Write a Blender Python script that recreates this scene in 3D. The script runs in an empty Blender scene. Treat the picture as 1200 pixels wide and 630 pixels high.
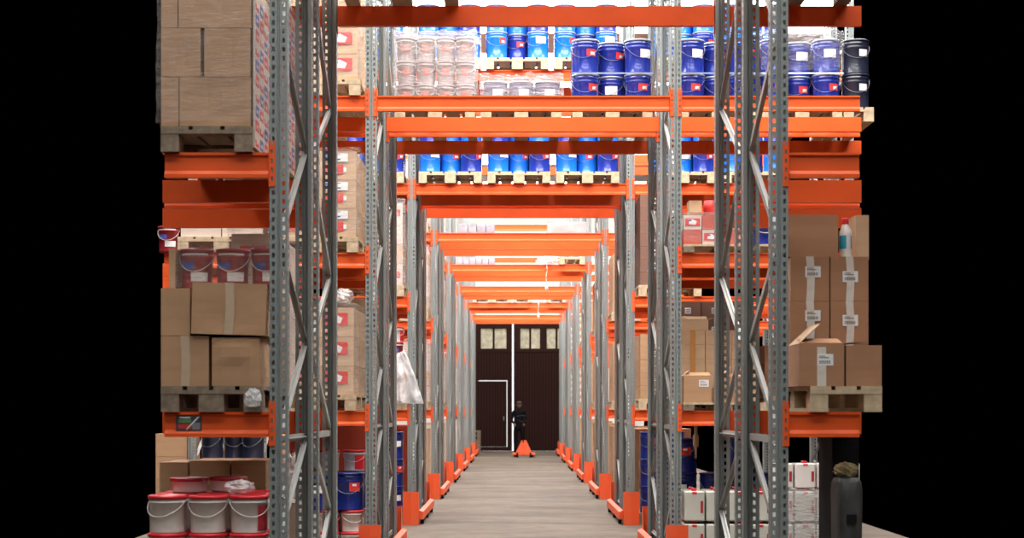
import bpy, math, random
from mathutils import Vector, noise
random.seed(7)
PI = math.pi
C = bpy.context.scene.collection
CAMH = 1.48
F = 1941.0
def X(px, D): return (px-603.5)*D/F          # metres across, for something standing D metres away
def Z(py, D): return CAMH+(478.3-py)*D/F

# ------------------------------------------------------------------ materials
def mat(name, col, rough=.6, metal=0., var=0., scale=8., bump=0., bscale=40., col2=None, stretch=(1,1,1), coat=0., alpha=None, spec=.5):
    m = bpy.data.materials.new(name); m.use_nodes = True
    nt = m.node_tree; N = nt.nodes; L = nt.links
    b = N['Principled BSDF']
    b.inputs['Roughness'].default_value = rough
    b.inputs['Metallic'].default_value = metal
    b.inputs['Coat Weight'].default_value = coat
    b.inputs['Specular IOR Level'].default_value = spec
    c = (*col, 1)
    b.inputs['Base Color'].default_value = c
    if var or col2 or bump:
        tc = N.new('ShaderNodeTexCoord'); mp = N.new('ShaderNodeMapping'); mp.inputs['Scale'].default_value = stretch
        L.new(tc.outputs['Object'], mp.inputs['Vector'])
    if var or col2:
        n = N.new('ShaderNodeTexNoise'); n.inputs['Scale'].default_value = scale; n.inputs['Detail'].default_value = 6
        L.new(mp.outputs[0], n.inputs['Vector'])
        r = N.new('ShaderNodeValToRGB'); r.color_ramp.elements[0].position = .35; r.color_ramp.elements[1].position = .68
        r.color_ramp.elements[0].color = tuple(max(0, v*(1-var)) for v in col)+(1,)
        r.color_ramp.elements[1].color = (*col2, 1) if col2 else tuple(min(1, v*(1+var)) for v in col)+(1,)
        L.new(n.outputs['Fac'], r.inputs[0]); L.new(r.outputs[0], b.inputs['Base Color'])
    if bump:
        n2 = N.new('ShaderNodeTexNoise'); n2.inputs['Scale'].default_value = bscale; n2.inputs['Detail'].default_value = 4
        L.new(mp.outputs[0], n2.inputs['Vector'])
        bp = N.new('ShaderNodeBump'); bp.inputs['Strength'].default_value = bump; bp.inputs['Distance'].default_value = .02
        L.new(n2.outputs['Fac'], bp.inputs['Height']); L.new(bp.outputs[0], b.inputs['Normal'])
    return m
def emit(name, col, s):
    m = bpy.data.materials.new(name); m.use_nodes = True; nt = m.node_tree
    nt.nodes.remove(nt.nodes['Principled BSDF'])
    e = nt.nodes.new('ShaderNodeEmission'); e.inputs[0].default_value = (*col, 1); e.inputs[1].default_value = s
    nt.links.new(e.outputs[0], nt.nodes['Material Output'].inputs[0]); return m

M = {}
M['orange'] = mat('orange_paint', (.80, .104, .018), .45, 0, .08, 3, spec=.25)
M['guard'] = mat('guard_orange_paint', (.80, .080, .012), .55, 0, 0, 5, col2=(.66, .10, .03))
M['steel'] = mat('galvanised_steel', (.235, .26, .255), .5, .15, .03, 3)
M['brace'] = mat('galvanised_brace', (.33, .335, .32), .5, .15, .03, 3)
M['card'] = mat('cardboard', (.43, .25, .135), .8, 0, .07, 3, .12, 90, stretch=(1, 1, 5))
M['card_tan'] = mat('cardboard_tan', (.38, .19, .10), .8, 0, .05, 3, .1, 90, stretch=(1, 1, 5))
M['card_pale'] = mat('cardboard_pale', (.52, .345, .21), .8, 0, .06, 3, .1, 90, stretch=(1, 1, 5))
M['card_white'] = mat('cardboard_white', (.60, .49, .42), .8, 0, .05, 3)
M['card_dark'] = mat('cardboard_dark', (.20, .10, .07), .8, 0, .1, 3)
M['card_red'] = mat('cardboard_red', (.50, .07, .035), .7, 0, .1, 3)
M['tape'] = mat('clear_tape', (.68, .62, .56), .25, 0, .08, 20)
M['tape_dim'] = mat('dull_tape', (.50, .37, .26), .35, 0, .06, 20)
M['tape_o'] = mat('brown_tape', (.50, .24, .07), .3, 0, .05, 20)
M['paper'] = mat('paper_label', (.78, .77, .76), .6)
M['ink'] = mat('ink', (.05, .05, .06), .6)
M['red'] = mat('red_print', (.62, .035, .03), .5, 0, .1, 20)
M['blue'] = mat('blue_print', (.05, .10, .38), .5)
M['navy'] = mat('navy_enamel', (.018, .035, .30), .22, .1, .05, 5, coat=.6)
M['bright'] = mat('bright_blue_enamel', (.010, .15, .70), .22, 0, .05, 5, coat=.6)
M['deep'] = mat('deep_blue_enamel', (.008, .018, .16), .3, .1, .05, 5, coat=.4)
M['black_enamel'] = mat('black_enamel', (.015, .018, .035), .3, 0, .1, 5, coat=.4)
M['lid_grey'] = mat('pail_lid_grey', (.30, .36, .48), .3, .3)
M['wire'] = mat('wire_handle', (.22, .23, .28), .4, .6)
M['white'] = mat('white_plastic', (.74, .69, .65), .4, 0, .04, 5)
M['can'] = mat('jerrycan_plastic', (.52, .53, .47), .4, 0, .05, 4)
M['milky'] = mat('milky_plastic', (.46, .40, .40), .3, 0, .08, 9)
M['redlid'] = mat('red_plastic', (.62, .02, .03), .35)
M['redpail'] = mat('dark_red_plastic', (.36, .025, .035), .4, 0, .2, 12)
M['wood'] = mat('pallet_wood', (.52, .40, .26), .8, 0, .18, 6, .2, 60, stretch=(3, .6, 3))
M['wood_old'] = mat('pallet_wood_weathered', (.22, .165, .115), .85, 0, .3, 6, .3, 60, stretch=(3, .6, 3))
M['teal'] = mat('teal_label', (.02, .30, .42), .5)
M['black'] = mat('black_rubber', (.008, .008, .009), .8, spec=.15)
M['darkplastic'] = mat('dark_grey_plastic', (.025, .027, .028), .55, 0, 0, 6, .3, 30, col2=(.075, .075, .075))
M['cloth'] = mat('yellow_cloth', (.42, .34, .17), .9, 0, .3, 20, .3, 40)
M['clothes'] = mat('black_clothing', (.005, .005, .006), .95, 0, .3, 10, .3, 30, spec=.05)
M['skin'] = mat('skin', (.10, .05, .035), .7, spec=.2)
M['hair'] = mat('hair', (.008, .006, .005), .7)
M['wallpaint'] = mat('white_wall', (.80, .76, .70), .8, 0, .03, 1)
M['roof'] = mat('white_roof', (.75, .74, .72), .7)
M['sky'] = emit('skylight_glass', (1, .975, .94), 13.0); M['sky_dim'] = emit('dim_skylight_glass', (1, .975, .94), 7.5)  # second one glows weaker over the camera end, keeping the first rack dimmer
M['outside'] = emit('outside_daylight', (1, 1, .98), 1.2)
M['grime'] = mat('grimy_glass', (.62, .58, .45), .7, 0, .2, 7)
# grimy panes let some daylight through
nt = M['grime'].node_tree; tr = nt.nodes.new('ShaderNodeBsdfTranslucent'); mx = nt.nodes.new('ShaderNodeMixShader')
rp = [n for n in nt.nodes if n.type == 'VALTORGB'][0]
nt.links.new(rp.outputs[0], tr.inputs[0]); mx.inputs[0].default_value = .5
nt.links.new(nt.nodes['Principled BSDF'].outputs[0], mx.inputs[1]); nt.links.new(tr.outputs[0], mx.inputs[2])
nt.links.new(mx.outputs[0], nt.nodes['Material Output'].inputs[0])

def film_mat(name, lo, hi, tint=(.72, .69, .69), stretch=(1, 1, 14)):
    m = bpy.data.materials.new(name); m.use_nodes = True; nt = m.node_tree; N = nt.nodes; L = nt.links
    b = N['Principled BSDF']; b.inputs['Base Color'].default_value = (*tint, 1); b.inputs['Roughness'].default_value = .22
    tc = N.new('ShaderNodeTexCoord'); mp = N.new('ShaderNodeMapping'); mp.inputs['Scale'].default_value = stretch
    mp.inputs['Rotation'].default_value = (.15, .1, 0)
    n = N.new('ShaderNodeTexNoise'); n.inputs['Scale'].default_value = 6; n.inputs['Detail'].default_value = 8; n.inputs['Distortion'].default_value = .6
    L.new(tc.outputs['Object'], mp.inputs[0]); L.new(mp.outputs[0], n.inputs['Vector'])
    r = N.new('ShaderNodeMapRange'); r.inputs['From Min'].default_value = .42; r.inputs['From Max'].default_value = .72
    r.inputs['To Min'].default_value = lo; r.inputs['To Max'].default_value = hi
    L.new(n.outputs['Fac'], r.inputs[0]); L.new(r.outputs[0], b.inputs['Alpha'])
    bp = N.new('ShaderNodeBump'); bp.inputs['Strength'].default_value = .8; bp.inputs['Distance'].default_value = .02
    L.new(n.outputs['Fac'], bp.inputs['Height']); L.new(bp.outputs[0], b.inputs['Normal'])
    return m
M['film'] = film_mat('stretch_film', .03, .32, stretch=(2, 2, 30))
M['film_thick'] = film_mat('stretch_film_thick', .12, .50, (.66, .62, .63), (2, 2, 12))
M['film_bag'] = film_mat('crumpled_film', .35, .95, (.85, .85, .86), (1, 1, 1))

# ploughed concrete floor: worn, stained, with crosswise shade bands mixed into the colour
def floor_mat():
    m = bpy.data.materials.new('concrete_floor'); m.use_nodes = True; nt = m.node_tree; N = nt.nodes; L = nt.links
    b = N['Principled BSDF']; b.inputs['Roughness'].default_value = .75
    tc = N.new('ShaderNodeTexCoord')
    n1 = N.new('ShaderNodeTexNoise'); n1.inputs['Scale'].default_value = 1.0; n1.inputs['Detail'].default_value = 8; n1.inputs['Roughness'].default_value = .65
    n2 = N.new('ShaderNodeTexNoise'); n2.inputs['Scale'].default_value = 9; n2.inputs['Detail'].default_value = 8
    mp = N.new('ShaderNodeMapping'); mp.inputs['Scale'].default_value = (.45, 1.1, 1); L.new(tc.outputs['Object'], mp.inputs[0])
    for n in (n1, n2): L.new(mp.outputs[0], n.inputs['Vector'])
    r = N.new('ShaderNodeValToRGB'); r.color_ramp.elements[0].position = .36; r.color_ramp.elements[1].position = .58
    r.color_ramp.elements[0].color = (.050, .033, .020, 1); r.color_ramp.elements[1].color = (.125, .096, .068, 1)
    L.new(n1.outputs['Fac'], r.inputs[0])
    r2 = N.new('ShaderNodeValToRGB'); r2.color_ramp.elements[0].position = .3; r2.color_ramp.elements[1].position = .6
    r2.color_ramp.elements[0].color = (.45, .42, .40, 1); r2.color_ramp.elements[1].color = (1, 1, 1, 1)
    L.new(n2.outputs['Fac'], r2.inputs[0])
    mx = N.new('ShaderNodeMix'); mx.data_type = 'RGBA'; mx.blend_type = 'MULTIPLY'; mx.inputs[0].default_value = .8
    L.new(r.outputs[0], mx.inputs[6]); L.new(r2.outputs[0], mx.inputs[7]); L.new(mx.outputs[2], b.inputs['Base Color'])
    bp = N.new('ShaderNodeBump'); bp.inputs['Strength'].default_value = .3; bp.inputs['Distance'].default_value = .01
    L.new(n2.outputs['Fac'], bp.inputs['Height']); L.new(bp.outputs[0], b.inputs['Normal'])
    return m
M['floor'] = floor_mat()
def door_mat():
    m = bpy.data.materials.new('dark_plank_door'); m.use_nodes = True; nt = m.node_tree; N = nt.nodes; L = nt.links
    b = N['Principled BSDF']; b.inputs['Roughness'].default_value = .9; b.inputs['Specular IOR Level'].default_value = .1
    tc = N.new('ShaderNodeTexCoord'); w = N.new('ShaderNodeTexWave'); w.inputs['Scale'].default_value = 3.2
    L.new(tc.outputs['Object'], w.inputs['Vector'])
    r = N.new('ShaderNodeValToRGB'); r.color_ramp.elements[0].color = (.006, .0025, .002, 1); r.color_ramp.elements[1].color = (.024, .009, .007, 1)
    r.color_ramp.elements[1].position = .25
    L.new(w.outputs['Fac'], r.inputs[0]); L.new(r.outputs[0], b.inputs['Base Color']); return m
M['door'] = door_mat()
M['doorframe'] = mat('dark_door_frame', (.022, .009, .007), .9, spec=.1)

# ------------------------------------------------------------------ mesh helpers
class MB:
    def __init__(s): s.v = []; s.f = []; s.m = []; s.sm = []
    def add(s, vs, fs, mi=0, smooth=False):
        b = len(s.v); s.v += [tuple(v) for v in vs]
        for f in fs: s.f.append(tuple(b+i for i in f)); s.m.append(mi); s.sm.append(smooth)
        return s
    def box(s, x0, x1, y0, y1, z0, z1, mi=0):
        vs = [(x, y, z) for x in (x0, x1) for y in (y0, y1) for z in (z0, z1)]
        return s.add(vs, [(0, 1, 3, 2), (4, 6, 7, 5), (0, 4, 5, 1), (2, 3, 7, 6), (0, 2, 6, 4), (1, 5, 7, 3)], mi)
    def prism(s, poly, axis, a, b, mi=0, smooth=False):       # poly in the two other axes, extruded a..b
        def P(p, t):
            return (t, p[0], p[1]) if axis == 0 else (p[0], t, p[1]) if axis == 1 else (p[0], p[1], t)
        n = len(poly); vs = [P(p, a) for p in poly]+[P(p, b) for p in poly]
        return s.add(vs, [(i, (i+1) % n, n+(i+1) % n, n+i) for i in range(n)]+[tuple(range(n-1, -1, -1)), tuple(range(n, 2*n))], mi, smooth)
    def lathe(s, prof, seg=24, mi=0, cx=0, cy=0, smooth=True, a0=0, a1=2*PI):
        full = abs(a1-a0-2*PI) < 1e-6; cols = seg if full else seg+1; n = len(prof); vs = []
        for i in range(cols):
            a = a0+(a1-a0)*i/seg
            for r, z in prof: vs.append((cx+r*math.cos(a), cy+r*math.sin(a), z))
        fs = []
        for i in range(seg):
            j = (i+1) % cols
            for k in range(n-1): fs.append((i*n+k, j*n+k, j*n+k+1, i*n+k+1))
        return s.add(vs, fs, mi, smooth)
    def tube(s, pts, r, seg=6, mi=0, close=False):
        pts = [Vector(p) for p in pts]; n = len(pts); vs = []; 
        for i, p in enumerate(pts):
            t = (pts[min(i+1, n-1)]-pts[max(i-1, 0)]).normalized()
            u = t.cross(Vector((0, 0, 1)));  u = u if u.length > .1 else t.cross(Vector((1, 0, 0)))
            u.normalize(); w = t.cross(u)
            rr = r[i] if isinstance(r, (list, tuple)) else r
            for k in range(seg):
                a = 2*PI*k/seg; vs.append(p+u*math.cos(a)*rr+w*math.sin(a)*rr)
        fs = [(i*seg+k, i*seg+(k+1) % seg, (i+1)*seg+(k+1) % seg, (i+1)*seg+k) for i in range(n-1) for k in range(seg)]
        fs += [tuple(range(seg-1, -1, -1)), tuple(range((n-1)*seg, n*seg))]
        return s.add(vs, fs, mi, True)
    def bar(s, a, b, w, t, mi=0):        # flat C-like bar lying in the y-z plane from a to b; width w in plane, thickness t along x
        a = Vector(a); b = Vector(b); d = (b-a).normalized(); n = Vector((1, 0, 0)).cross(d).normalized()*w/2; x = Vector((t/2, 0, 0))
        c = []
        for p in (a, b):
            for q in (-n-x, n-x, n+x, -n+x): c.append(p+q)
        s.add(c, [(0, 1, 5, 4), (1, 2, 6, 5), (2, 3, 7, 6), (3, 0, 4, 7), (3, 2, 1, 0), (4, 5, 6, 7)], mi)
        return s
    def mesh(s, name, mats):
        me = bpy.data.meshes.new(name); me.from_pydata(s.v, [], s.f)
        for m in (mats if isinstance(mats, (list, tuple)) else [mats]): me.materials.append(M[m] if isinstance(m, str) else m)
        me.polygons.foreach_set('material_index', s.m); me.polygons.foreach_set('use_smooth', s.sm); me.update()
        return me
    def build(s, name, mats, parent=None, loc=(0, 0, 0), rz=0): return link(name, s.mesh(name, mats), parent, loc, rz)
def link(name, me, parent=None, loc=(0, 0, 0), rz=0):
    o = bpy.data.objects.new(name, me); C.objects.link(o); o.parent = parent; o.location = loc; o.rotation_euler = (0, 0, rz)
    return o
def solidify(me, t):
    import bmesh
    bm = bmesh.new(); bm.from_mesh(me); bmesh.ops.remove_doubles(bm, verts=bm.verts, dist=1e-5)
    bmesh.ops.recalc_face_normals(bm, faces=bm.faces)
    bmesh.ops.solidify(bm, geom=bm.faces[:], thickness=t); bm.to_mesh(me); bm.free(); return me
def empty(name, loc, rz=0): return link(name, None, None, loc, rz)
SEEN = {}
def tag(o, label, cat, group=None):
    o['label'] = label; o['category'] = cat; o['kind'] = 'thing'
    if group: o['group'] = group
    elif 'group' in o: del o['group']
    SEEN.setdefault(label, []).append(o.name)
    return o
def structure(o): o['kind'] = 'structure'; return o
def kids(o):
    return KID.get(o.name, [])
KID = {}
def reg(root):                       # remember the children of a prototype
    KID[root.name] = [c for c in C.objects if c.parent == root]
    for c in KID[root.name]: reg(c)
    return root
def copy_tree(o, parent=None):
    c = o.copy(); C.objects.link(c); c.parent = parent
    for ch in kids(o): copy_tree(ch, c)
    return c
PROTO = {}
def place(key, make, loc, rz=0):     # first use builds the thing, later uses copy it with all its parts
    if key in PROTO: o = copy_tree(PROTO[key])
    else: o = reg(make()); PROTO[key] = o
    o.location = loc; o.rotation_euler = (0, 0, rz); return o

ORD = ['first', 'second', 'third', 'fourth', 'fifth', 'sixth', 'seventh', 'eighth']
LEV = {0: 'floor level', 1: 'lower shelf', 2: 'middle shelf', 3: 'upper shelf', 4: 'top shelf'}
ZL = [0, 1.46, 2.91, 4.35, 5.80]
DR = [9.26, 15.21, 21.16, 27.10, 33.05, 39.0, 44.95, 50.9]
RD, GAP = 1.17, .27
XLI, XRI = -1.272, 1.428             # the gangway's clear width between uprights
BAY = 2.8

# ------------------------------------------------------------------ rack parts
def post_mesh():
    H, p = 6.7, .05; n = int(H/p)
    sec = [(-.028, .078), (-.05, .078), (-.05, .052), (-.05, .030), (-.05, 0), (-.037, 0), (-.021, 0), (-.009, 0), (-.004, .008),
           (.004, .008), (.009, 0), (.021, 0), (.037, 0), (.05, 0), (.05, .030), (.05, .052), (.05, .078), (.028, .078)]
    holes = {2, 5, 11, 14}
    zs = []
    for i in range(n): zs += [i*p, i*p+.024]
    zs.append(n*p)
    mb = MB(); k = len(sec); vs = [(x, y, z) for z in zs for x, y in sec]; fs = []
    for j in range(len(zs)-1):
        for c in range(k-1):
            if c in holes and j % 2 == 1: continue
            fs.append((j*k+c, j*k+c+1, (j+1)*k+c+1, (j+1)*k+c))
    mb.add(vs, fs); return solidify(mb.mesh('post', 'steel'), .0022)
POST = post_mesh()
mb = MB(); mb.box(-.07, .07, -.02, .11, 0, .006); mb.tube([(-.055, .09, .006), (-.055, .09, .03)], .01); mb.tube([(.055, .09, .006), (.055, .09, .03)], .01)
FOOT = mb.mesh('foot_plate', 'steel')
def brace_mesh(y0, z0, y1, z1):
    return MB().bar((-.004, y0, z0), (-.004, y1, z1), .042, .012).bar((.010, y0, z0), (.010, y1, z1), .006, .022).mesh('diagonal_brace', 'brace')
NODES = [(RD-.05, .20), (.05, .75), (RD-.05, 1.29), ]
DIAG = [brace_mesh(RD-.05, .22, .05, .75), brace_mesh(.05, .77, RD-.05, 1.27),
        brace_mesh(.05, 1.34, RD-.05, 1.87), brace_mesh(RD-.05, 1.91, .05, 2.40), brace_mesh(.05, 2.44, RD-.05, 3.07),
        brace_mesh(RD-.05, 3.11, .05, 3.60), brace_mesh(.05, 3.64, RD-.05, 4.27), brace_mesh(RD-.05, 4.31, .05, 4.80),
        brace_mesh(.05, 4.84, RD-.05, 5.47), brace_mesh(RD-.05, 5.51, .05, 6.0)]
HOR = [brace_mesh(.05, z, RD-.05, z) for z in (.16, 1.305, 6.15)]
def make_frame():
    r = empty('upright_frame', (0, 0, 0))
    link('post', POST, r); link('post', POST, r, (0, RD, 0), PI)
    for q in (0, RD): link('foot_plate', FOOT, r, (0, q, 0), 0 if q == 0 else PI)
    for m in DIAG: link('diagonal_brace', m, r)
    for m in HOR: link('horizontal_brace', m, r)
    return r
def frame(x, D, half, label):
    if half == 'A': o = place('frame', make_frame, (x, D, 0))
    else: o = place('frame', make_frame, (x, D+2*RD+GAP, 0), PI)
    tag(o, label, 'rack upright', 'perforated steel upright frames'); return o
for i, D in enumerate(DR):
    for sx, side in ((XLI-.05, 'left'), (XRI+.05, 'right')):
        frame(sx, D, 'A', f'perforated grey steel upright frame on the {side} of the gangway, front half of {ORD[i]} rack')
        frame(sx, D, 'B', f'perforated grey steel upright frame on the {side} of the gangway, rear half of {ORD[i]} rack')
    if i in (2, 3):
        for sx, side in ((XLI-.05-BAY, 'left'), (XRI+.05+BAY, 'right')):
            frame(sx, D, 'A', f'grey upright frame at far {side} end of the {side} bay, front half of {ORD[i]} rack')
            if i == 2: frame(sx, D, 'B', f'grey upright frame at far {side} end of the {side} bay, rear half of {ORD[i]} rack')

def beam_mesh(w):
    prof = [(.05, 0), (0, 0), (0, -.014), (.013, -.024), (.013, -.100), (0, -.120), (0, -.14), (.05, -.14)]
    return MB().prism(prof, 0, -w/2, w/2).mesh('beam', 'orange')
def conn_mesh():                     # perforated hook plate wrapping the corner of the post; beam lies towards +x
    mb = MB(); xs = [-.038, -.026, -.014, -.001]; zs = []; z = -.185
    while z < .045: zs += [z, z+.024]; z += .05
    zs.append(.065); zs[0] = -.19
    vs = [(x, -.0075, q) for q in zs for x in xs]; fs = []
    for j in range(len(zs)-1):
        for c in range(3):
            if c == 1 and j % 2 == 1: continue
            fs.append((j*4+c, j*4+c+1, (j+1)*4+c+1, (j+1)*4+c))
    mb.add(vs, fs)
    mb.add([(-.001, -.0075, -.19), (-.001, .055, -.19), (-.001, .055, .065), (-.001, -.0075, .065)], [(0, 1, 2, 3)])
    return solidify(mb.mesh('connector', 'orange'), .003)
CONN = conn_mesh()
me = CONN.copy(); me.transform(__import__('mathutils').Matrix.Scale(-1, 4, (1, 0, 0))); me.flip_normals(); CONN_R = me
BM = {}
FACE = {'fA': 'front', 'rA': 'inner front', 'fB': 'inner rear', 'rB': 'rear'}
def beam(i, pos, lev, x0, x1, bay, ends=(True, True)):
    D = DR[i]; w = round(x1-x0-.016, 3)
    if w not in BM: BM[w] = beam_mesh(w)
    y = {'fA': D, 'rA': D+RD, 'fB': D+RD+GAP, 'rB': D+2*RD+GAP}[pos]; rz = PI if pos in ('rA', 'rB') else 0
    r = empty('rack_beam', ((x0+x1)/2, y, ZL[lev]), rz)
    o = link('beam_rail', BM[w], r)
    e0, e1 = ends if rz == 0 else ends[::-1]
    if e0: link('end_connector', CONN, r, (-w/2-.002, 0, 0))
    if e1: link('end_connector', CONN_R, r, (w/2+.002, 0, 0))
    tag(r, f'orange steel {FACE[pos]} beam of {ORD[i]} rack, {bay}, {LEV[lev]}', 'rack beam', 'orange pallet rack beams')
    return r
firstbeam = {}
for i, D in enumerate(DR):
    for lev in (3, 4):
        if lev == 4 and i < 2: continue
        for pos in ('fA', 'rA', 'fB', 'rB'):
            if lev == 4 and i > 2 and pos in ('rA', 'fB'): continue
            beam(i, pos, lev, XLI, XRI, 'across the gangway')
    for pos, dy in (('fA', 0), ('rA', RD), ('fB', RD+GAP), ('rB', 2*RD+GAP)):
        if i >= 4 and pos in ('rA', 'fB'): continue
        for lev in (1, 2, 3, 4):
            if lev == 4 and i not in (2, 3): continue
            xo = XLI-.1; xe = max(xo-(BAY-.1), X(191, D+dy)); full = xe < X(191, D+dy)+1e-6 or i > 1
            if i < 2: xe = X(191, D+dy)
            b = beam(i, pos, lev, xe, xo, 'bay left of the gangway', (i >= 2, True)); firstbeam[(i, pos, lev, 'L')] = (b, xe, xo)
            xo = XRI+.1; xe = X(1009, D+dy) if i < 2 else xo+BAY-.1
            beam(i, pos, lev, xo, xe, 'bay right of the gangway', (True, i >= 2))
# worn information sticker on the nearest lower left beam
b, xe, xo = firstbeam[(0, 'fA', 1, 'L')]
sx0, sx1 = X(206, 9.26)-(xe+xo)/2, X(236, 9.26)-(xe+xo)/2
mb = MB(); mb.box(sx0, sx1, .006, .0095, -.105, -.022, 0)
mb.box(sx0+.012, sx0+.085, .0045, .006, -.060, -.040, 1); mb.box(sx0+.012, sx0+.085, .0045, .006, -.092, -.068, 2)
mb.add([(sx0+.055, .004, -.098), (sx0+.062, .004, -.098), (sx1-.01, .004, -.026), (sx1-.022, .004, -.026)], [(0, 1, 2, 3)], 3)
mb.box(sx0+.09, sx1-.008, .0045, .006, -.098, -.060, 4); mb.box(sx0+.02, sx0+.08, .0045, .006, -.034, -.028, 3)
o = mb.build('sticker', ['ink', mat('green_print', (.10, .25, .08), .5), 'red', 'paper', mat('grey_print', (.22, .22, .24), .5)], b)
o['label'] = 'worn green, red and grey sticker'

# end guards: two shields and the low rail between them along each side of the gangway
def make_guard():                    # built for the left side; x=0 is the post's centre line
    r = empty('rack_end_guard', (0, 0, 0))
    L_ = 2*RD+GAP
    def shield(y, s):
        p = MB()
        p.add([(-.10, y-.012*s, 0), (0, y-.026*s, 0), (.10, y-.012*s, 0), (.10, y-.012*s, .42), (0, y-.026*s, .42), (-.10, y-.012*s, .42)],
              [(0, 1, 4, 5), (1, 2, 3, 4)])
        p.add([(.10, y-.012*s, 0), (.10, y+.16*s, 0), (.10, y+.13*s, .16), (.10, y+.02*s, .42), (.10, y-.012*s, .42)], [(0, 1, 2, 3, 4)])
        o = link('shield', solidify(p.mesh('shield', 'guard'), .005), r)
    shield(-.12, 1); shield(L_+.12, -1)
    MB().prism([(.104, .07), (.155, .07), (.155, .165), (.104, .185)], 1, -.10, L_+.10).build('rail', 'guard', r)
    for y in (.15, L_/2, L_-.15): MB().box(.108, .15, y-.03, y+.03, 0, .069).build('rail_foot', 'black', r)
    return r
for i in range(1, 8):
    for s, side in ((1, 'left'), (-1, 'right')):
        if s == 1: o = place('guard', make_guard, (XLI-.05, DR[i], 0))
        else: o = place('guard', make_guard, (XRI+.05, DR[i]+2*RD+GAP, 0), PI)
        tag(o, f'orange steel guard at the foot of the {ORD[i]} rack on the gangway\'s {side}', 'rack guard', 'orange rack end guards')

# ------------------------------------------------------------------ pallets
def make_pallet(w, d, m):
    def f():
        r = empty('pallet', (0, 0, 0)); mb = MB(); nb = max(3, round(w/.16)); g = .025; bw = (w-g*(nb-1))/nb
        for k in range(nb): mb.box(-w/2+k*(bw+g), -w/2+k*(bw+g)+bw, 0, d, .122, .1432)
        for y in (0, d/2-.05, d-.10): mb.box(-w/2, w/2, y, y+.10, .100, .1215)
        mb.build('deck', m, r)
        bk = [-w/2, w/2-.10] if w < .55 else [-w/2, -.07, w/2-.10]
        for k, x in enumerate(bk):
            ww = .14 if len(bk) == 3 and k == 1 else .10
            for y in (0, d/2-.07, d-.14): MB().box(x, x+ww, y+.002, y+.14, .022, .0995).build('block', m, r)
            MB().box(x, x+ww, 0, d, 0, .0215).build('runner', m, r)
        return r
    return f
def pallet(xc, y, z, label, w=.8, d=1.2, m='wood', group='loaded wooden pallets'):
    return tag(place(('pallet', w, d, m), make_pallet(w, d, m), (xc, y, z+.0008)), label, 'pallet', group)

# ------------------------------------------------------------------ cartons
def bulge_box(w, d, h, n=5, amp=.006, seed=0):
    mb = MB(); rnd = random.Random(seed)
    def disp(p):
        x, y, z = p; u, v, t = x/(w/2), (y-d/2)/(d/2), (z-h/2)/(h/2)
        q = Vector(p)
        fx = (1-v*v)*(1-t*t); fy = (1-u*u)*(1-t*t)
        nz = noise.noise(Vector((x*6+seed, y*6, z*6)))
        if abs(abs(u)-1) < 1e-4: q.x -= math.copysign(1, u)*fx*amp*max(0, .6+nz)
        if abs(abs(v)-1) < 1e-4: q.y -= math.copysign(1, v)*fy*amp*max(0, .6+nz)
        return q
    def face(o, a, b):
        vs = []; fs = []
        for i in range(n+1):
            for j in range(n+1): vs.append(disp(tuple(Vector(o)+Vector(a)*i/n+Vector(b)*j/n)))
        for i in range(n):
            for j in range(n): fs.append((i*(n+1)+j, (i+1)*(n+1)+j, (i+1)*(n+1)+j+1, i*(n+1)+j+1))
        mb.add(vs, fs, 0, False)
    x = w/2
    face((-x, 0, 0), (w, 0, 0), (0, 0, h)); face((x, d, 0), (-w, 0, 0), (0, 0, h))
    face((x, 0, 0), (0, d, 0), (0, 0, h)); face((-x, d, 0), (0, -d, 0), (0, 0, h))
    face((-x, 0, h), (w, 0, 0), (0, d, 0)); face((-x, d, 0), (w, 0, 0), (0, -d, 0))
    return mb
CM = {}
def sticker(kind, r, w, h, px=0, pz=.5, s=1.):
    """printed label on the front face of a carton"""
    cz = h*pz; cx = w*px; y = -.0015; mb = MB()
    def q(x0, x1, z0, z1, mi, e=0): mb.box(cx+x0*s, cx+x1*s, y-e-.0006, y-e, cz+z0*s, cz+z1*s, mi)
    if kind == 'white':
        q(-.045, .045, -.032, .032, 0)
        for k in range(8): q(-.032+k*.008, -.028+k*.008, -.022, -.004, 1, .0008)
        q(-.035, .02, .010, .014, 1, .0008); q(-.035, .0, .019, .022, 1, .0008)
        mb.build('paper_label', ['paper', 'ink'], r)
    elif kind == 'red':
        q(-.085, .085, -.04, .045, 0)
        mb.add([(cx-.045*s, y-.001, cz-.02*s), (cx+.035*s, y-.001, cz-.025*s), (cx+.05*s, y-.001, cz+.01*s), (cx, y-.001, cz+.035*s), (cx-.04*s, y-.001, cz+.02*s)], [(0, 1, 2, 3, 4)], 1)
        q(-.06, -.01, .012, .024, 2, .0015)
        mb.build('printed_label', ['red', 'paper', 'blue'], r)
    elif kind == 'redblue':
        q(-.085, .07, .01, .065, 1); q(-.085, .02, .02, .06, 2, .0008); q(-.02, .05, .03, .055, 1, .0016); q(-.085, .04, -.075, -.01, 0); q(.04, .06, -.06, -.03, 1)
        mb.build('printed_label', ['red', 'paper', 'blue'], r)
    elif kind == 'stamp':
        q(-.03, .03, -.03, .03, 0)
        for k in range(3): q(-.022, .022, -.02+k*.015, -.014+k*.015, 1, .0008)
        mb.build('paper_label', ['paper', 'ink'], r)
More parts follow.
